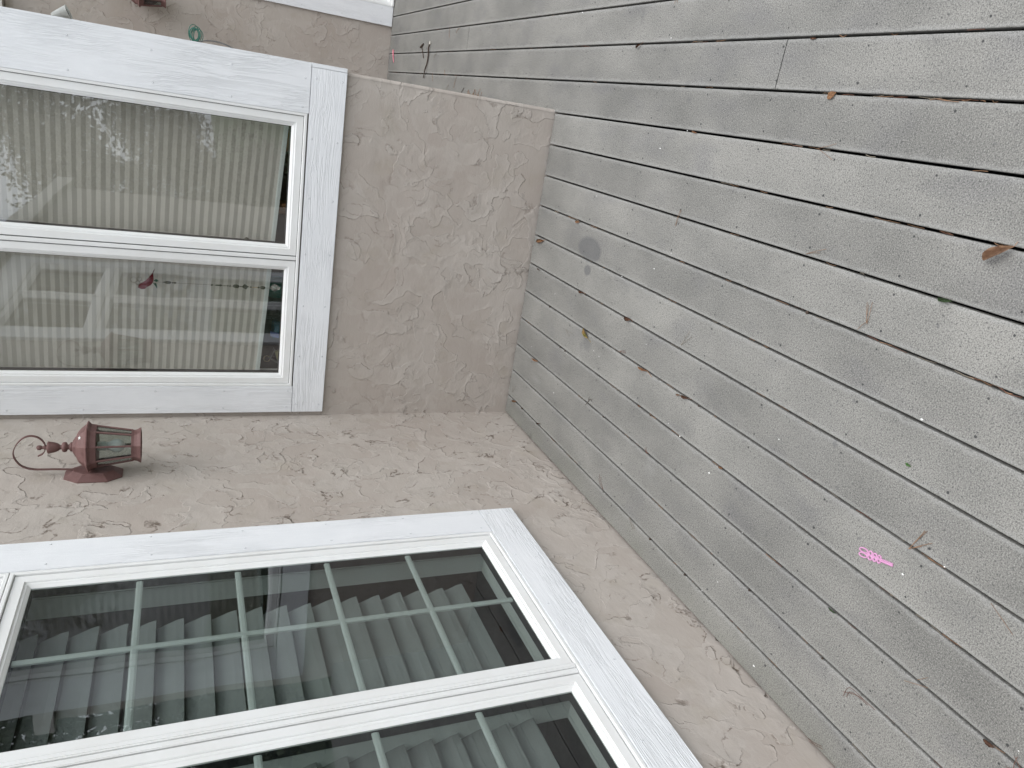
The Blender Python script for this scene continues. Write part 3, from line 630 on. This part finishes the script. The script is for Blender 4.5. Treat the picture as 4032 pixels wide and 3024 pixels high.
# ---------------------------------------------------------------- things in the back window
sc_ = empty('suncatcher', (0.600, 0.02, 1.76)); tag(sc_, 'stained glass suncatcher with a red bird above a string of dark beads', 'suncatcher')
def local(pts, o): return [tuple(Vector(p)-Vector(o)) for p in pts]
SO = (0.600, 0.02, 1.76)
def flat(name, pts, th, mat, par, o=SO, y=0.028):
    bm = bmesh.new(); a = [bm.verts.new((x-o[0], y-o[1], z-o[2])) for x, z in pts]; b = [bm.verts.new((x-o[0], y+th-o[1], z-o[2])) for x, z in pts]
    bm.faces.new(a); bm.faces.new(b[::-1]); n_ = len(pts)
    for k in range(n_): bm.faces.new((a[k], b[k], b[(k+1) % n_], a[(k+1) % n_]))
    bmesh.ops.recalc_face_normals(bm, faces=bm.faces[:]); return link(name, bm, mat, par)
flat('bird', [(.566, 1.728), (.572, 1.741), (.584, 1.738), (.592, 1.728), (.603, 1.712), (.618, 1.700), (.632, 1.690), (.655, 1.676), (.650, 1.682), (.636, 1.683), (.612, 1.682), (.598, 1.684), (.585, 1.693), (.577, 1.706), (.567, 1.716)], .004, M['redglass'], sc_)
flat('leaf', [(.600, 1.672), (.606, 1.682), (.613, 1.672), (.605, 1.663)], .003, M['dgreen'], sc_); flat('leaf', [(.586, 1.678), (.593, 1.684), (.595, 1.673), (.580, 1.668), (.572, 1.670)], .003, M['dgreen'], sc_)
bm = bmesh.new()
for cx, cz, r_ in [(.604, 1.756, .012), (.592, 1.742, .008), (.608, 1.735, .009), (.598, 1.728, .006)]:
    tube(bm, [(cx+r_*math.cos(a*math.pi/8)-SO[0], .010, cz+r_*math.sin(a*math.pi/8)-SO[2]) for a in range(17)], .0009, 5)
tube(bm, local([(.600, .03, 1.665), (.600, .03, 1.20)], SO), .0007, 4); link('wire', bm, M['wire'], sc_)
bm = bmesh.new()
for cz, r_, h_ in [(1.643, .003, .003), (1.628, .0065, .012), (1.611, .003, .003), (1.602, .003, .006), (1.458, .004, .004), (1.436, .003, .010), (1.424, .0045, .006), (1.395, .003, .003), (1.385, .0035, .003), (1.360, .008, .014), (1.341, .003, .003), (1.300, .0035, .003), (1.268, .004, .004), (1.250, .0075, .011)]:
    bm2 = bmesh.new(); lathe(bm2, [(r_*math.sin(math.pi*i/8)+.0003, cz-SO[2]+h_*math.cos(math.pi*i/8)*-1) for i in range(9)], 10, (0, .01)); link('bead', bm2, M['bead'], sc_)
bm.free()
flat('bead', [(.599, 1.338), (.612, 1.326), (.602, 1.309), (.588, 1.320)], .005, M['bead'], sc_)
flat('rod', [(.5985, 1.420), (.6015, 1.420), (.6015, 1.400), (.5985, 1.400)], .002, M['wire'], sc_); flat('rod', [(.5985, 1.294), (.6015, 1.294), (.6015, 1.272), (.5985, 1.272)], .002, M['rope'], sc_)
bm = bmesh.new(); lathe(bm, [(.0005, -.585), (.012, -.570), (.019, -.560), (.012, -.550), (.0005, -.540)], 8, (.002, .012)); link('crystal', bm, M['crystal'], sc_)
oc = empty('window_charm', (0.806, 0.03, 1.324)); tag(oc, 'small dark oval charm stuck inside the right pane near the mullion', 'ornament')
bm = bmesh.new(); lathe(bm, [(.0005, -.012), (.009, -.007), (.012, 0), (.009, .008), (.0005, .012)], 12); link('bead', bm, M['bead'], oc, smooth=True)
bm = bmesh.new(); tube(bm, [(-.004, 0, 0), (-.002, -.014, .004), (.0, -.022, .006)], .002, 5); link('hook', bm, M['wire'], oc)

SZ = 1.112
def vase(name, x, y, prof, mat, label, cat):
    o = empty(name, (x, y, SZ)); bm = bmesh.new(); lathe(bm, prof, 18); link('body', bm, mat, o, smooth=True)
    bm = bmesh.new(); r_, z_ = prof[-1]; tube(bm, [(r_*math.cos(a*math.pi/6), r_*math.sin(a*math.pi/6), z_) for a in range(13)], .0025, 5); link('rim', bm, mat, o); return tag(o, label, cat)
vase('jar', 0.56, .21, [(.03, 0), (.05, .02), (.056, .06), (.048, .10), (.034, .12)], M['teal'], 'dark green glazed jar on the sill under the hanging crystal', 'jar')
vase('jar', 0.445, .21, [(.03, 0), (.044, .02), (.048, .07), (.036, .11), (.03, .125)], M['soot'], 'black glazed jar on the sill left of the crystal', 'jar')
vase('bowl', 0.352, .215, [(.018, 0), (.03, .006), (.038, .03), (.043, .065)], M['blue'], 'blue glazed cup on the sill beside the birdhouse', 'cup')
vase('bottle', 0.93, .21, [(.03, 0), (.033, .01), (.033, .07), (.02, .09), (.012, .10), (.012, .13)], M['copper'], 'copper coloured bottle on the sill behind the right pane', 'bottle')
vase('bottle', 1.10, .215, [(.028, 0), (.03, .01), (.03, .05), (.015, .075), (.012, .10)], M['soot'], 'squat black bottle on the sill mid right pane', 'bottle')
vase('bowl', 1.22, .21, [(.02, 0), (.035, .012), (.045, .04), (.047, .055)], M['rust'], 'rust coloured bowl on the sill at the right end of the right pane', 'bowl')
bh = empty('birdhouse', (0.235, .205, SZ)); tag(bh, 'tiny yellow birdhouse ornament with grey roof on the window sill', 'birdhouse')
bh.rotation_euler = (0, R(-18), R(10))
bm = bmesh.new(); box(bm, (-.024, -.02, 0), (.024, .02, .05)); link('body', bm, M['bird_yellow'], bh)
bm = bmesh.new()
for s in (-1, 1):
    a = [bm.verts.new(p) for p in [(0, -.026, .078), (s*.036, -.026, .044), (s*.036, .026, .044), (0, .026, .078), (0, -.026, .084), (s*.039, -.026, .048), (s*.039, .026, .048), (0, .026, .084)]]
    for f in [(0,1,2,3), (4,5,6,7), (0,1,5,4), (1,2,6,5), (2,3,7,6), (3,0,4,7)]: bm.faces.new([a[i] for i in f])
bmesh.ops.recalc_face_normals(bm, faces=bm.faces[:]); link('roof', bm, M['bird_roof'], bh)
bm = bmesh.new(); lathe(bm, [(.007, 0), (.007, .001)], 12); bmesh.ops.rotate(bm, verts=bm.verts, matrix=Matrix.Rotation(R(90), 3, 'X')); bmesh.ops.translate(bm, verts=bm.verts, vec=(0, -.0202, .03)); link('doorway', bm, M['soot'], bh)
bm = bmesh.new(); tube(bm, [(.014*math.cos(a*math.pi/8), -.0, .094+.014*math.sin(a*math.pi/8)) for a in range(17)], .0028, 6); link('rope_loop', bm, M['rope'], bh)
nb = empty('paper_tag', (0.325, .150, 1.1425)); tag(nb, 'folded blue paper tag leaning by the birdhouse on the sill', 'tag')
bm = bmesh.new(); a = [bm.verts.new(p) for p in [(0, 0, 0), (.022, .006, .004), (.036, .004, .055), (.012, 0, .052), (0, .003, 0), (.022, .009, .004), (.036, .007, .055), (.012, .003, .052)]]
for f in [(0,1,2,3), (7,6,5,4), (0,4,5,1), (1,5,6,2), (2,6,7,3), (3,7,4,0)]: bm.faces.new([a[i] for i in f])
link('sheet', bm, M['indigo'], nb)

# ---------------------------------------------------------------- toy and litter on the deck
wd = empty('bubble_wand', (0.590, -2.230, 0.0)); tag(wd, 'pink plastic bubble wand with rows of ring holes lying on deck', 'bubble wand')
# measured on the deck: tail rings at (0.583,-2.198), stick end at (0.603,-2.282)
axv = Vector((0.598-0.578, -2.282+2.196, 0)).normalized(); ay = Vector((-axv.y, axv.x, 0)); org = Vector((0.583, -2.192, 0))-Vector((0.590, -2.230, 0))
def wring(bm, s, t, rs, rt, w_=.0016, z=.0022):
    n_ = 22; R_ = []
    for k in range(n_):
        a = 2*math.pi*k/n_; L_ = []
        for dr, dz in [(-w_, 0), (-w_, .0022), (-w_*.4, .0030), (w_*.4, .0030), (w_, .0022), (w_, 0)]:
            rr_ = 1.0
            p = org + axv*(s+(rs+dr)*math.cos(a)) + ay*(t+(rt+dr)*math.sin(a)); L_.append(bm.verts.new((p.x, p.y, .0006+dz)))
        R_.append(L_)
    for k in range(n_):
        A, B = R_[k], R_[(k+1) % n_]
        for i in range(6): bm.faces.new((A[i], A[(i+1) % 6], B[(i+1) % 6], B[i]))
bm = bmesh.new()
for s in (-1, 1):
    wring(bm, .0125, s*.0062, .0118, .0054, .0016); wring(bm, .0330, s*.0057, .0050, .0052, .0019); wring(bm, .0462, s*.0053, .0045, .0047, .0018); wring(bm, .0588, s*.0049, .0042, .0044, .0017)
bmesh.ops.recalc_face_normals(bm, faces=bm.faces[:]); link('rings', bm, M['pink'], wd)
bm = bmesh.new()
for a, b, hw in [(.0225, .0295, .0040), (.0375, .0420, .0036), (.0505, .0548, .0034)]:
    q = [org+axv*a+ay*hw, org+axv*b+ay*hw, org+axv*b-ay*hw, org+axv*a-ay*hw]; lo = [bm.verts.new((p.x, p.y, .0008)) for p in q]; hi = [bm.verts.new((p.x, p.y, .0031)) for p in q]
    bm.faces.new(hi)
    for k in range(4): bm.faces.new((lo[k], lo[(k+1) % 4], hi[(k+1) % 4], hi[k]))
q0, q1 = org+axv*.0625, org+axv*.0975
sec = [(-.0040, 0), (-.0040, .003), (-.0028, .0040), (-.0014, .0022), (.0014, .0022), (.0028, .0040), (.0040, .003), (.0040, 0)]
A = [bm.verts.new((q0.x+ay.x*t_, q0.y+ay.y*t_, .0006+z_)) for t_, z_ in sec]; B = [bm.verts.new((q1.x+ay.x*t_*1.05, q1.y+ay.y*t_*1.05, .0006+z_)) for t_, z_ in sec]
for k in range(8): bm.faces.new((A[k], A[(k+1) % 8], B[(k+1) % 8], B[k]))
bm.faces.new(A[::-1]); bm.faces.new(B); bmesh.ops.recalc_face_normals(bm, faces=bm.faces[:]); link('handle', bm, M['pink'], wd)

def leaf(a, b, wd_, mat, label, curl=0.35, lift=0.004, stem=0.35, seed=0, jag=0.12, outline=None):
    rg_ = random.Random(seed); a = Vector((*a, 0)); b = Vector((*b, 0)); c = (a+b)/2; L = (b-a).length; d = (b-a).normalized(); s = Vector((-d.y, d.x, 0))
    o = empty('fallen_leaf', (c.x, c.y, 0.0)); tag(o, label, 'leaf')
    bm = bmesh.new(); N = 9; rows = []
    for i in range(N+1):
        f = i/N; hw = wd_*0.5*(math.sin(math.pi*min(1, f*0.94+0.03))**(0.75 if wd_ < .035 or jag > .05 else 1.0))*(1+rg_.uniform(-jag, jag)*1.5); row = []
        for j in (-1, -.5, 0, .5, 1):
            x = (f-.5)*L; y = j*hw*(1-curl*.35); z = lift + abs(j)**1.6*hw*curl*(1.1 if j > 0 else .7) + math.sin(f*math.pi)*L*.06*curl - .0015*(j == 0)
            p = d*x + s*y; row.append(bm.verts.new((p.x, p.y, max(.0008, z+rg_.uniform(-.0006, .0006)))))
        rows.append(row)
    for r0, r1 in zip(rows, rows[1:]):
        for k in range(4): bm.faces.new((r0[k], r0[k+1], r1[k+1], r1[k]))
    bmesh.ops.solidify(bm, geom=bm.faces[:], thickness=.0004)
    bmesh.ops.recalc_face_normals(bm, faces=bm.faces[:]); link('blade', bm, mat, o, smooth=True)
    if stem:
        e = d*(L*.5); t_ = d*(L*(.5+stem)) + s*L*rg_.uniform(-.3, .3); bm = bmesh.new(); tube(bm, [(e.x*.8, e.y*.8, lift), (e.x, e.y, lift), (t_.x, t_.y, .0014)], .0007, 5); link('stem', bm, mat, o)
    return o
lf = [
 ((1.342,-2.230),(1.383,-2.282),.033,'tan','large curled tan leaf standing on edge near the right of the deck',1.35,.008,.10),
 ((1.647,-1.652),(1.664,-1.676),.024,'orange','square orange leaf scrap by a board gap near the butt joint',.4,.003,0),
 ((1.799,-1.525),(1.798,-1.552),.009,'brown','narrow reddish leaf flake in the gap just past the butt joint',.4,.002,0),
 ((1.786,-.622),(1.801,-.654),.014,'brown','twisted russet leaf in the second gap beyond the stucco corner',1.2,.004,.3),
 ((1.521,-1.088),(1.517,-1.120),.010,'orange','thin orange leaf in the gap that starts at the stucco corner',.8,.003,0),
 ((1.540,.355),(1.533,.325),.016,'brown','tiny dark red leaf against the foot of the corner past the wall edge',.6,.002,0),
 ((1.236,-2.160),(1.241,-2.194),.022,'green','dark green crumpled leaf stuck in a gap near the large tan leaf',1.3,.006,0),
 ((.851,-2.224),(.849,-2.240),.010,'bright','bright green leaf scrap lying alone on a board',.5,.002,0),
 ((.669,-1.090),(.676,-1.153),.019,'orange','curved orange leaf with a hooked stem in the fifth gap from the lantern wall',1.0,.004,.5),
 ((.098,-.077),(.116,-.131),.020,'orange','orange leaf in the first gap, close to the inside corner',.8,.004,0),
 ((.106,-.392),(.128,-.426),.016,'brown','dark curled leaf in the first gap nearest the lantern wall',1.3,.004,0),
 ((.668,-1.372),(.676,-1.414),.020,'brown','reddish leaf in the fifth gap, nearer the camera than the orange one',.9,.004,.4),
 ((.533,-1.142),(.535,-1.162),.010,'brown','small russet leaf flake midway along the fourth gap',.6,.002,0),
 ((.531,-1.634),(.535,-1.656),.012,'orange','small orange flake farther down the fourth gap',.6,.002,0),
 ((.384,-.214),(.393,-.286),.018,'orange','slim orange leaf in the third gap near the back wall',.8,.003,0),
 ((.678,-.646),(.650,-.695),.040,'mixed','mottled brown and yellow-green leaf beside the small water mark',.5,.006,.5),
 ((.812,-.932),(.820,-.980),.028,'brown','dark russet leaf tipped into the sixth gap',.8,.005,.2),
 ((.387,-2.612),(.388,-2.636),.018,'brown','rust red leaf flake at the bottom edge of the picture',.5,.002,0),
 ((.389,-2.166),(.390,-2.194),.010,'green','grey-green leaf shred in the third gap left of the bubble wand',.9,.003,0),
 ((.812,-.540),(.819,-.590),.018,'brown','russet leaf in the sixth gap right under the big round stain',.8,.003,.2),
 ((1.087,-.396),(1.094,-.438),.016,'orange','orange flake in the eighth gap behind the big round stain',.7,.003,0),
 ((.927,-.046),(.948,-.128),.024,'orange','orange leaf at the foot of the back wall under the window',.6,.004,.1),
 ((.809,-.105),(.806,-.137),.012,'brown','dark leaf bit at the foot of the back wall',.9,.003,0),
 ((.668,-1.368),(.661,-1.344),.010,'tan','pale leaf scrap tucked beside the reddish leaf in the fifth gap',.9,.003,0),
 ((1.552,1.235),(1.562,.965),.050,'tan','dry tan frond of needles at the foot of the side wall',.3,.003,0)]
for i, L_ in enumerate(lf[:-1]):
    leaf(L_[0], L_[1], L_[2]*(1 if i == 0 else .82), M[L_[3]], L_[4], L_[5], L_[6], L_[7], seed=i+3, jag=.03 if i == 0 else .12)

def sprig(lines, mat, label, r=.00055, z=.0022, cat='pine needle'):
    c = Vector((*lines[0][0], 0)); o = empty('pine_needle', (c.x, c.y, 0)); tag(o, label, cat)
    bm = bmesh.new()
    for ln in lines:
        pts = [(x-c.x, y-c.y, z+.0012*math.sin(i*1.7)) for i, (x, y) in enumerate(ln)]
        if len(pts) == 2: mid = tuple((pts[0][k]+pts[1][k])/2 + (.0015 if k == 2 else random.uniform(-.0015, .0015)) for k in range(3)); pts = [pts[0], mid, pts[1]]
        tube(bm, smoothpath(pts, 4), r, 5)
    link('needles', bm, mat, o); return o
sprig([[(1.205,-1.118),(1.264,-1.128)],[(1.207,-1.120),(1.262,-1.133)]], M['needle'], 'short tan needle pair crossing the ninth gap from the lantern wall')
sprig([[(1.245,-1.735),(1.273,-1.801)],[(1.245,-1.735),(1.258,-1.783)]], M['needle'], 'tan needle pair lying beside a gap up from the crumpled green leaf')
sprig([[(.829,-1.305),(.889,-1.335)],[(.829,-1.305),(.875,-1.352)]], M['needle_grey'], 'faint grey needle pair in the middle of a board')
sprig([[(.623,-.493),(.605,-.54)],[(.623,-.493),(.626,-.561)]], M['needle_grey'], 'faint needle pair between the mottled leaf and the back wall', r=.0004)
sprig([[(.68,-.947),(.696,-.986)],[(.68,-.947),(.688,-.994)],[(.68,-.947),(.692,-.99)]], M['needle_red'], 'short pinkish needle tuft at the fifth gap by the curved orange leaf')
sprig([[(1.125,-1.997),(1.177,-1.978)],[(1.125,-1.997),(1.181,-1.993)],[(1.128,-1.994),(1.172,-1.985)],[(1.13,-1.994),(1.104,-1.976)]], M['needle'], 'fan of long tan needles with a bent stalk beside the eighth gap')
sprig([[(1.52,-1.668),(1.538,-1.729)],[(1.518,-1.675),(1.497,-1.731)]], M['needle'], 'needle pair straddling the gap that starts at the stucco corner')
sprig([[(1.657,-1.966),(1.66,-1.988),(1.657,-2.017)],[(1.659,-1.985),(1.657,-2.01),(1.656,-2.04)]], M['needle'], 'yellowish needle arching over the gap at the right of the picture', r=.0008)
sprig([[(.665,-2.308),(.729,-2.329)],[(.667,-2.309),(.731,-2.334)],[(.665,-2.308),(.712,-2.355)],[(.668,-2.31),(.690,-2.335)]], M['needle'], 'splayed tan needles beside the pink bubble wand', r=.0007)
sprig([[(.242,-2.35),(.241,-2.3),(.204,-2.292)],[(.238,-2.36),(.235,-2.31),(.21,-2.30)],[(.243,-2.38),(.240,-2.33),(.215,-2.287)]], M['needle_red'], 'curled russet needle clump in the second gap')
sprig([[(.368,-2.416),(.397,-2.471)],[(.394,-2.442),(.418,-2.461)]], M['needle'], 'tan needle with a white tip between the wand and the bottom edge')
sprig([[(.115,-1.045),(.128,-1.009),(.159,-.995)],[(.115,-1.045),(.135,-1.02),(.155,-1.01)]], M['needle_red'], 'reddish needles sweeping up from the first gap')
sprig([[(.112,-1.252),(.081,-1.295)],[(.112,-1.252),(.090,-1.305)]], M['needle_grey'], 'needle pair pointing from the first gap towards the lantern wall')
sprig([[(.378,-.781),(.415,-.809),(.417,-.824)],[(.40,-.80),(.42,-.80)]], M['bark'], 'hooked dark stalk crossing the third gap', r=.0009)
sprig([[(.007,-2.248),(.025,-2.295)],[(.012,-2.245),(.030,-2.290)]], M['needle_red'], 'needles lying against the foot of the lantern wall below its window')
sprig([[(.667,-2.516),(.65,-2.551),(.634,-2.578)]], M['needle'], 'single yellow needle near the lower right corner')
sprig([[(.379,-2.682),(.409,-2.68)],[(.385,-2.70),(.405,-2.675)],[(.39,-2.70),(.37,-2.67)]], M['needle_red'], 'needle clump at the very bottom right corner')
sprig([[(.404,-1.244),(.395,-1.272)],[(.41,-1.25),(.39,-1.27)]], M['needle_red'], 'brown needle stub standing in the third gap')
sprig([[(1.652,1.483),(1.584,1.51)]], M['needle'], 'long tan needle near the side wall, closest to the dark shard', r=.001)
sprig([[(1.592,1.311),(1.555,1.355)]], M['bark'], 'short dark shard leaning to the foot of the side wall', r=.0016)
sprig([[(1.944,1.744),(1.886,1.722)]], M['needle'], 'straight needle on the far boards nearer the wall', r=.0011)
sprig([[(1.936,1.532),(1.928,1.569),(1.909,1.595)]], M['needle'], 'bent needle on the far boards by the end joint', r=.0011)
sprig([[(1.798,1.963),(1.768,2.014)]], M['needle_grey'], 'short needle just nearer than the long twig', r=.0011)
sprig([[(1.604,1.625),(1.561,1.658)]], M['needle_grey'], 'needle reaching to the side wall foot', r=.0011)
sprig([[(1.669,2.006),(1.616,1.984)],[(1.693,1.742),(1.659,1.731)]], M['needle'], 'pair of stubs along the first gap past the corner', r=.001)
sprig([[(1.94,-.825),(1.928,-.82)],[(1.945,-.83),(1.93,-.84)]], M['needle'], 'needle tuft hanging in the gap at the top edge')
sprig([[(.14,-.065),(.189,-.097)],[(.14,-.065),(.175,-.06)]], M['needle_grey'], 'faint needle pair right at the inside corner', r=.0005)
fr = random.Random(9)
sprig([[(1.553, y), (1.553+fr.uniform(.01, .045), y+fr.uniform(-.05, .05))] for y in [1.0+.02*i for i in range(12)]], M['needle'], 'spiky tan frond of dry needles at the foot of the side wall', r=.0011)

tw = empty('twig', (1.75, 2.14, 0)); tag(tw, 'long dark twig with a pale cut end on the far boards', 'twig')
P_ = [(1.856, 2.126), (1.829, 2.139), (1.784, 2.145), (1.73, 2.148), (1.685, 2.173), (1.636, 2.199)]
bm = bmesh.new(); tube(bm, smoothpath([(x-1.75, y-2.14, .010+.003*math.sin(i*2)) for i, (x, y) in enumerate(P_)], 5), [.0052]*10+[.0048]*10+[.004]*6, 7); link('stick', bm, M['bark'], tw)
bm = bmesh.new(); tube(bm, [(1.853-1.75, -.013, .010), (1.872-1.75, -.020, .014)], [.0052, .002], 7); link('cut_end', bm, M['cut'], tw)
tw = empty('twig', (1.80, 2.31, 0)); tag(tw, 'short hammer-shaped dark twig beside the long twig', 'twig')
bm = bmesh.new(); tube(bm, [(x-1.80, y-2.31, .007) for x, y in [(1.860, 2.300), (1.848, 2.335), (1.835, 2.372)]], [.004, .006, .005], 6); tube(bm, [(x-1.80, y-2.31, .006) for x, y in [(1.843, 2.335), (1.80, 2.300), (1.766, 2.262)]], .0028, 6); link('stick', bm, M['bark'], tw)
pk = empty('pink_stick', (1.78, 3.15, 0)); tag(pk, 'thin pink stick lying by the far wall', 'stick')
bm = bmesh.new(); tube(bm, [(.050, .020, .008), (.0, .003, .007), (-.045, -.024, .005)], [.006, .005, .0025], 7); link('shaft', bm, M['pinkchalk'], pk)

# litter packed into the gaps: nobody could count it
bm = bmesh.new(); gr = random.Random(21)
segs = [(1.5202-PITCH*i, a, b, n_) for i, a, b, n_ in [(9, -2.9, -1.0, 110), (10, -2.9, -.2, 80), (8, -2.9, -.2, 60), (7, -2.6, -.1, 60), (6, -2.4, -.9, 60), (5, -2.2, -.1, 35), (4, -2.2, -.3, 30), (3, -2.7, -.2, 110), (2, -2.3, -.9, 12), (1, -2.6, -.9, 40), (0, -2.4, -1.5, 35), (-1, -2.2, 3.2, 120), (-2, -2.2, 3.2, 70), (-3, -1.0, 3.2, 25)]]
for i_, (gx, a, b, n_) in [(round((X0-q[0])/PITCH), q) for q in segs]:
    cl = [gr.uniform(a, b) for _ in range(5)]
    for i in range(int(n_*(.28 if i_ >= 4 else .33))):
        y = gr.uniform(a, b) if i % 3 == 0 else min(b, max(a, gr.choice(cl)+gr.gauss(0, .10)))
        L = gr.uniform(.012, .055); x = gx+gr.uniform(-.0022, .0022); zz = gr.uniform(-.010, -.001)
        tube(bm, [(x, y, zz), (gx+gr.uniform(-.003, .003), y+L/2, zz+gr.uniform(-.001, .0020)), (gx+gr.uniform(-.003, .003), y+L, zz+gr.uniform(-.003, .002))], gr.uniform(.0005, .0010), 4, mi=gr.choice([0, 0, 1, 2]))
for gx, y in [(.107, -.20), (.107, -1.4), (.107, -1.62), (.248, -2.2), (.39, -.93), (.53, -1.23), (.672, -1.47), (.672, -.3), (.814, -.6), (.53, -.47), (.53, -.52), (1.096, -1.8), (.248, -1.9)]:
    b2 = bmesh.new(); bmesh.ops.create_icosphere(b2, subdivisions=1, radius=gr.uniform(.003, .006)); bmesh.ops.translate(b2, verts=b2.verts, vec=(gx, y, .001)); me = bpy.data.meshes.new('t'); b2.to_mesh(me); b2.free()
    n0 = len(bm.faces); bm.from_mesh(me); bpy.data.meshes.remove(me); bm.faces.ensure_lookup_table()
    for f in bm.faces[n0:]: f.material_index = 3
tag(link('gap_litter', bm, [M['needle'], M['needle_red'], M['needle_grey'], M['bark']]), 'brown needle litter packed into the gaps between the deck boards', 'litter', kind='stuff')

# ---------------------------------------------------------------- trees round the yard (seen in the window panes)
def tree(loc, h, r, label, mat, n=5200, seed=1, trunk_r=.16, base=0.35, nl=22, ls=(.022, .052)):
    rg_ = random.Random(seed); o = empty('tree', loc); tag(o, label, 'tree', 'trees reflected in the panes')
    bm = bmesh.new(); tube(bm, [(0, 0, 0), (.1, 0, h*.35), (0, .15, h*.7), (.05, .1, h*.92)], [trunk_r, trunk_r*.75, trunk_r*.4, .03], 9)
    lob = []
    for i in range(nl):
        a = rg_.uniform(0, 6.28); z_ = h*(base+(1-base)*rg_.random()); rr_ = r*rg_.uniform(.1, .95)*(1-.45*(z_/h-base)/(1-base)); p = Vector((rr_*math.cos(a), rr_*math.sin(a), z_))
        lob.append((p, r*rg_.uniform(.22, .42))); tube(bm, [(0, 0, z_*.7), (p.x*.5, p.y*.5, z_*.88), tuple(p)], [trunk_r*.3, trunk_r*.18, .01], 5)
    link('trunk', bm, M['trunk'], o)
    vs, fs = [], []
    for i in range(n):
        p, q = rg_.choice(lob); d = Vector((rg_.gauss(0, 1), rg_.gauss(0, 1), rg_.gauss(0, .8))).normalized()*q*rg_.random()**.45; c = p+d
        s = rg_.uniform(*ls); a = Vector((rg_.gauss(0, 1), rg_.gauss(0, 1), rg_.gauss(0, 1))).normalized(); b = a.cross(Vector((rg_.gauss(0, 1), rg_.gauss(0, 1), rg_.gauss(0, 1)))).normalized()
        k = len(vs); vs += [c+a*s, c+b*s*.6, c-a*s, c-b*s*.6]; fs.append((k, k+1, k+2, k+3))
    me = bpy.data.meshes.new('crown'); me.from_pydata([tuple(v) for v in vs], [], fs); me.materials.append(mat)
    cr_ = bpy.data.objects.new('crown', me); col.objects.link(cr_); cr_.parent = o; return o
G = -0.9
tree((2.1, -13.0, G), 7.8, 2.8, 'tall green tree behind the deck, reflected at the right of the panes', M['crown'], 42000, 1, nl=52, ls=(.03, .075))
tree((-4.3, -13.5, G), 7.6, 2.2, 'green tree behind the deck, reflected left of the sky gap', M['crown2'], 20000, 2, nl=26)
tree((-0.5, -12.0, G), 5.0, 1.9, 'low bushy tree reflected under the sky gap', M['crown2'], 34000, 3, .1, .12, nl=40)
tree((7.5, -13.0, G), 8.5, 3.0, 'tall tree at the far right of the yard behind the camera', M['crown'], 12000, 4, ls=(.05, .1))
tree((15.5, 14.5, G), 10.5, 4.6, 'dark tree off to the right, reflected in the gridded panes', M['crown'], 22000, 5, .2, .06, nl=46, ls=(.06, .13))
tree((11.5, 7.5, G), 9.0, 3.8, 'dense green tree beside the deck end, reflected in the gridded panes', M['crown'], 22000, 6, .2, .06, nl=46, ls=(.05, .11))
tree((11.5, 1.5, G), 8.0, 3.4, 'autumn tinted tree to the right of the deck', M['crown2'], 18000, 7, .2, .06, nl=36, ls=(.05, .11))
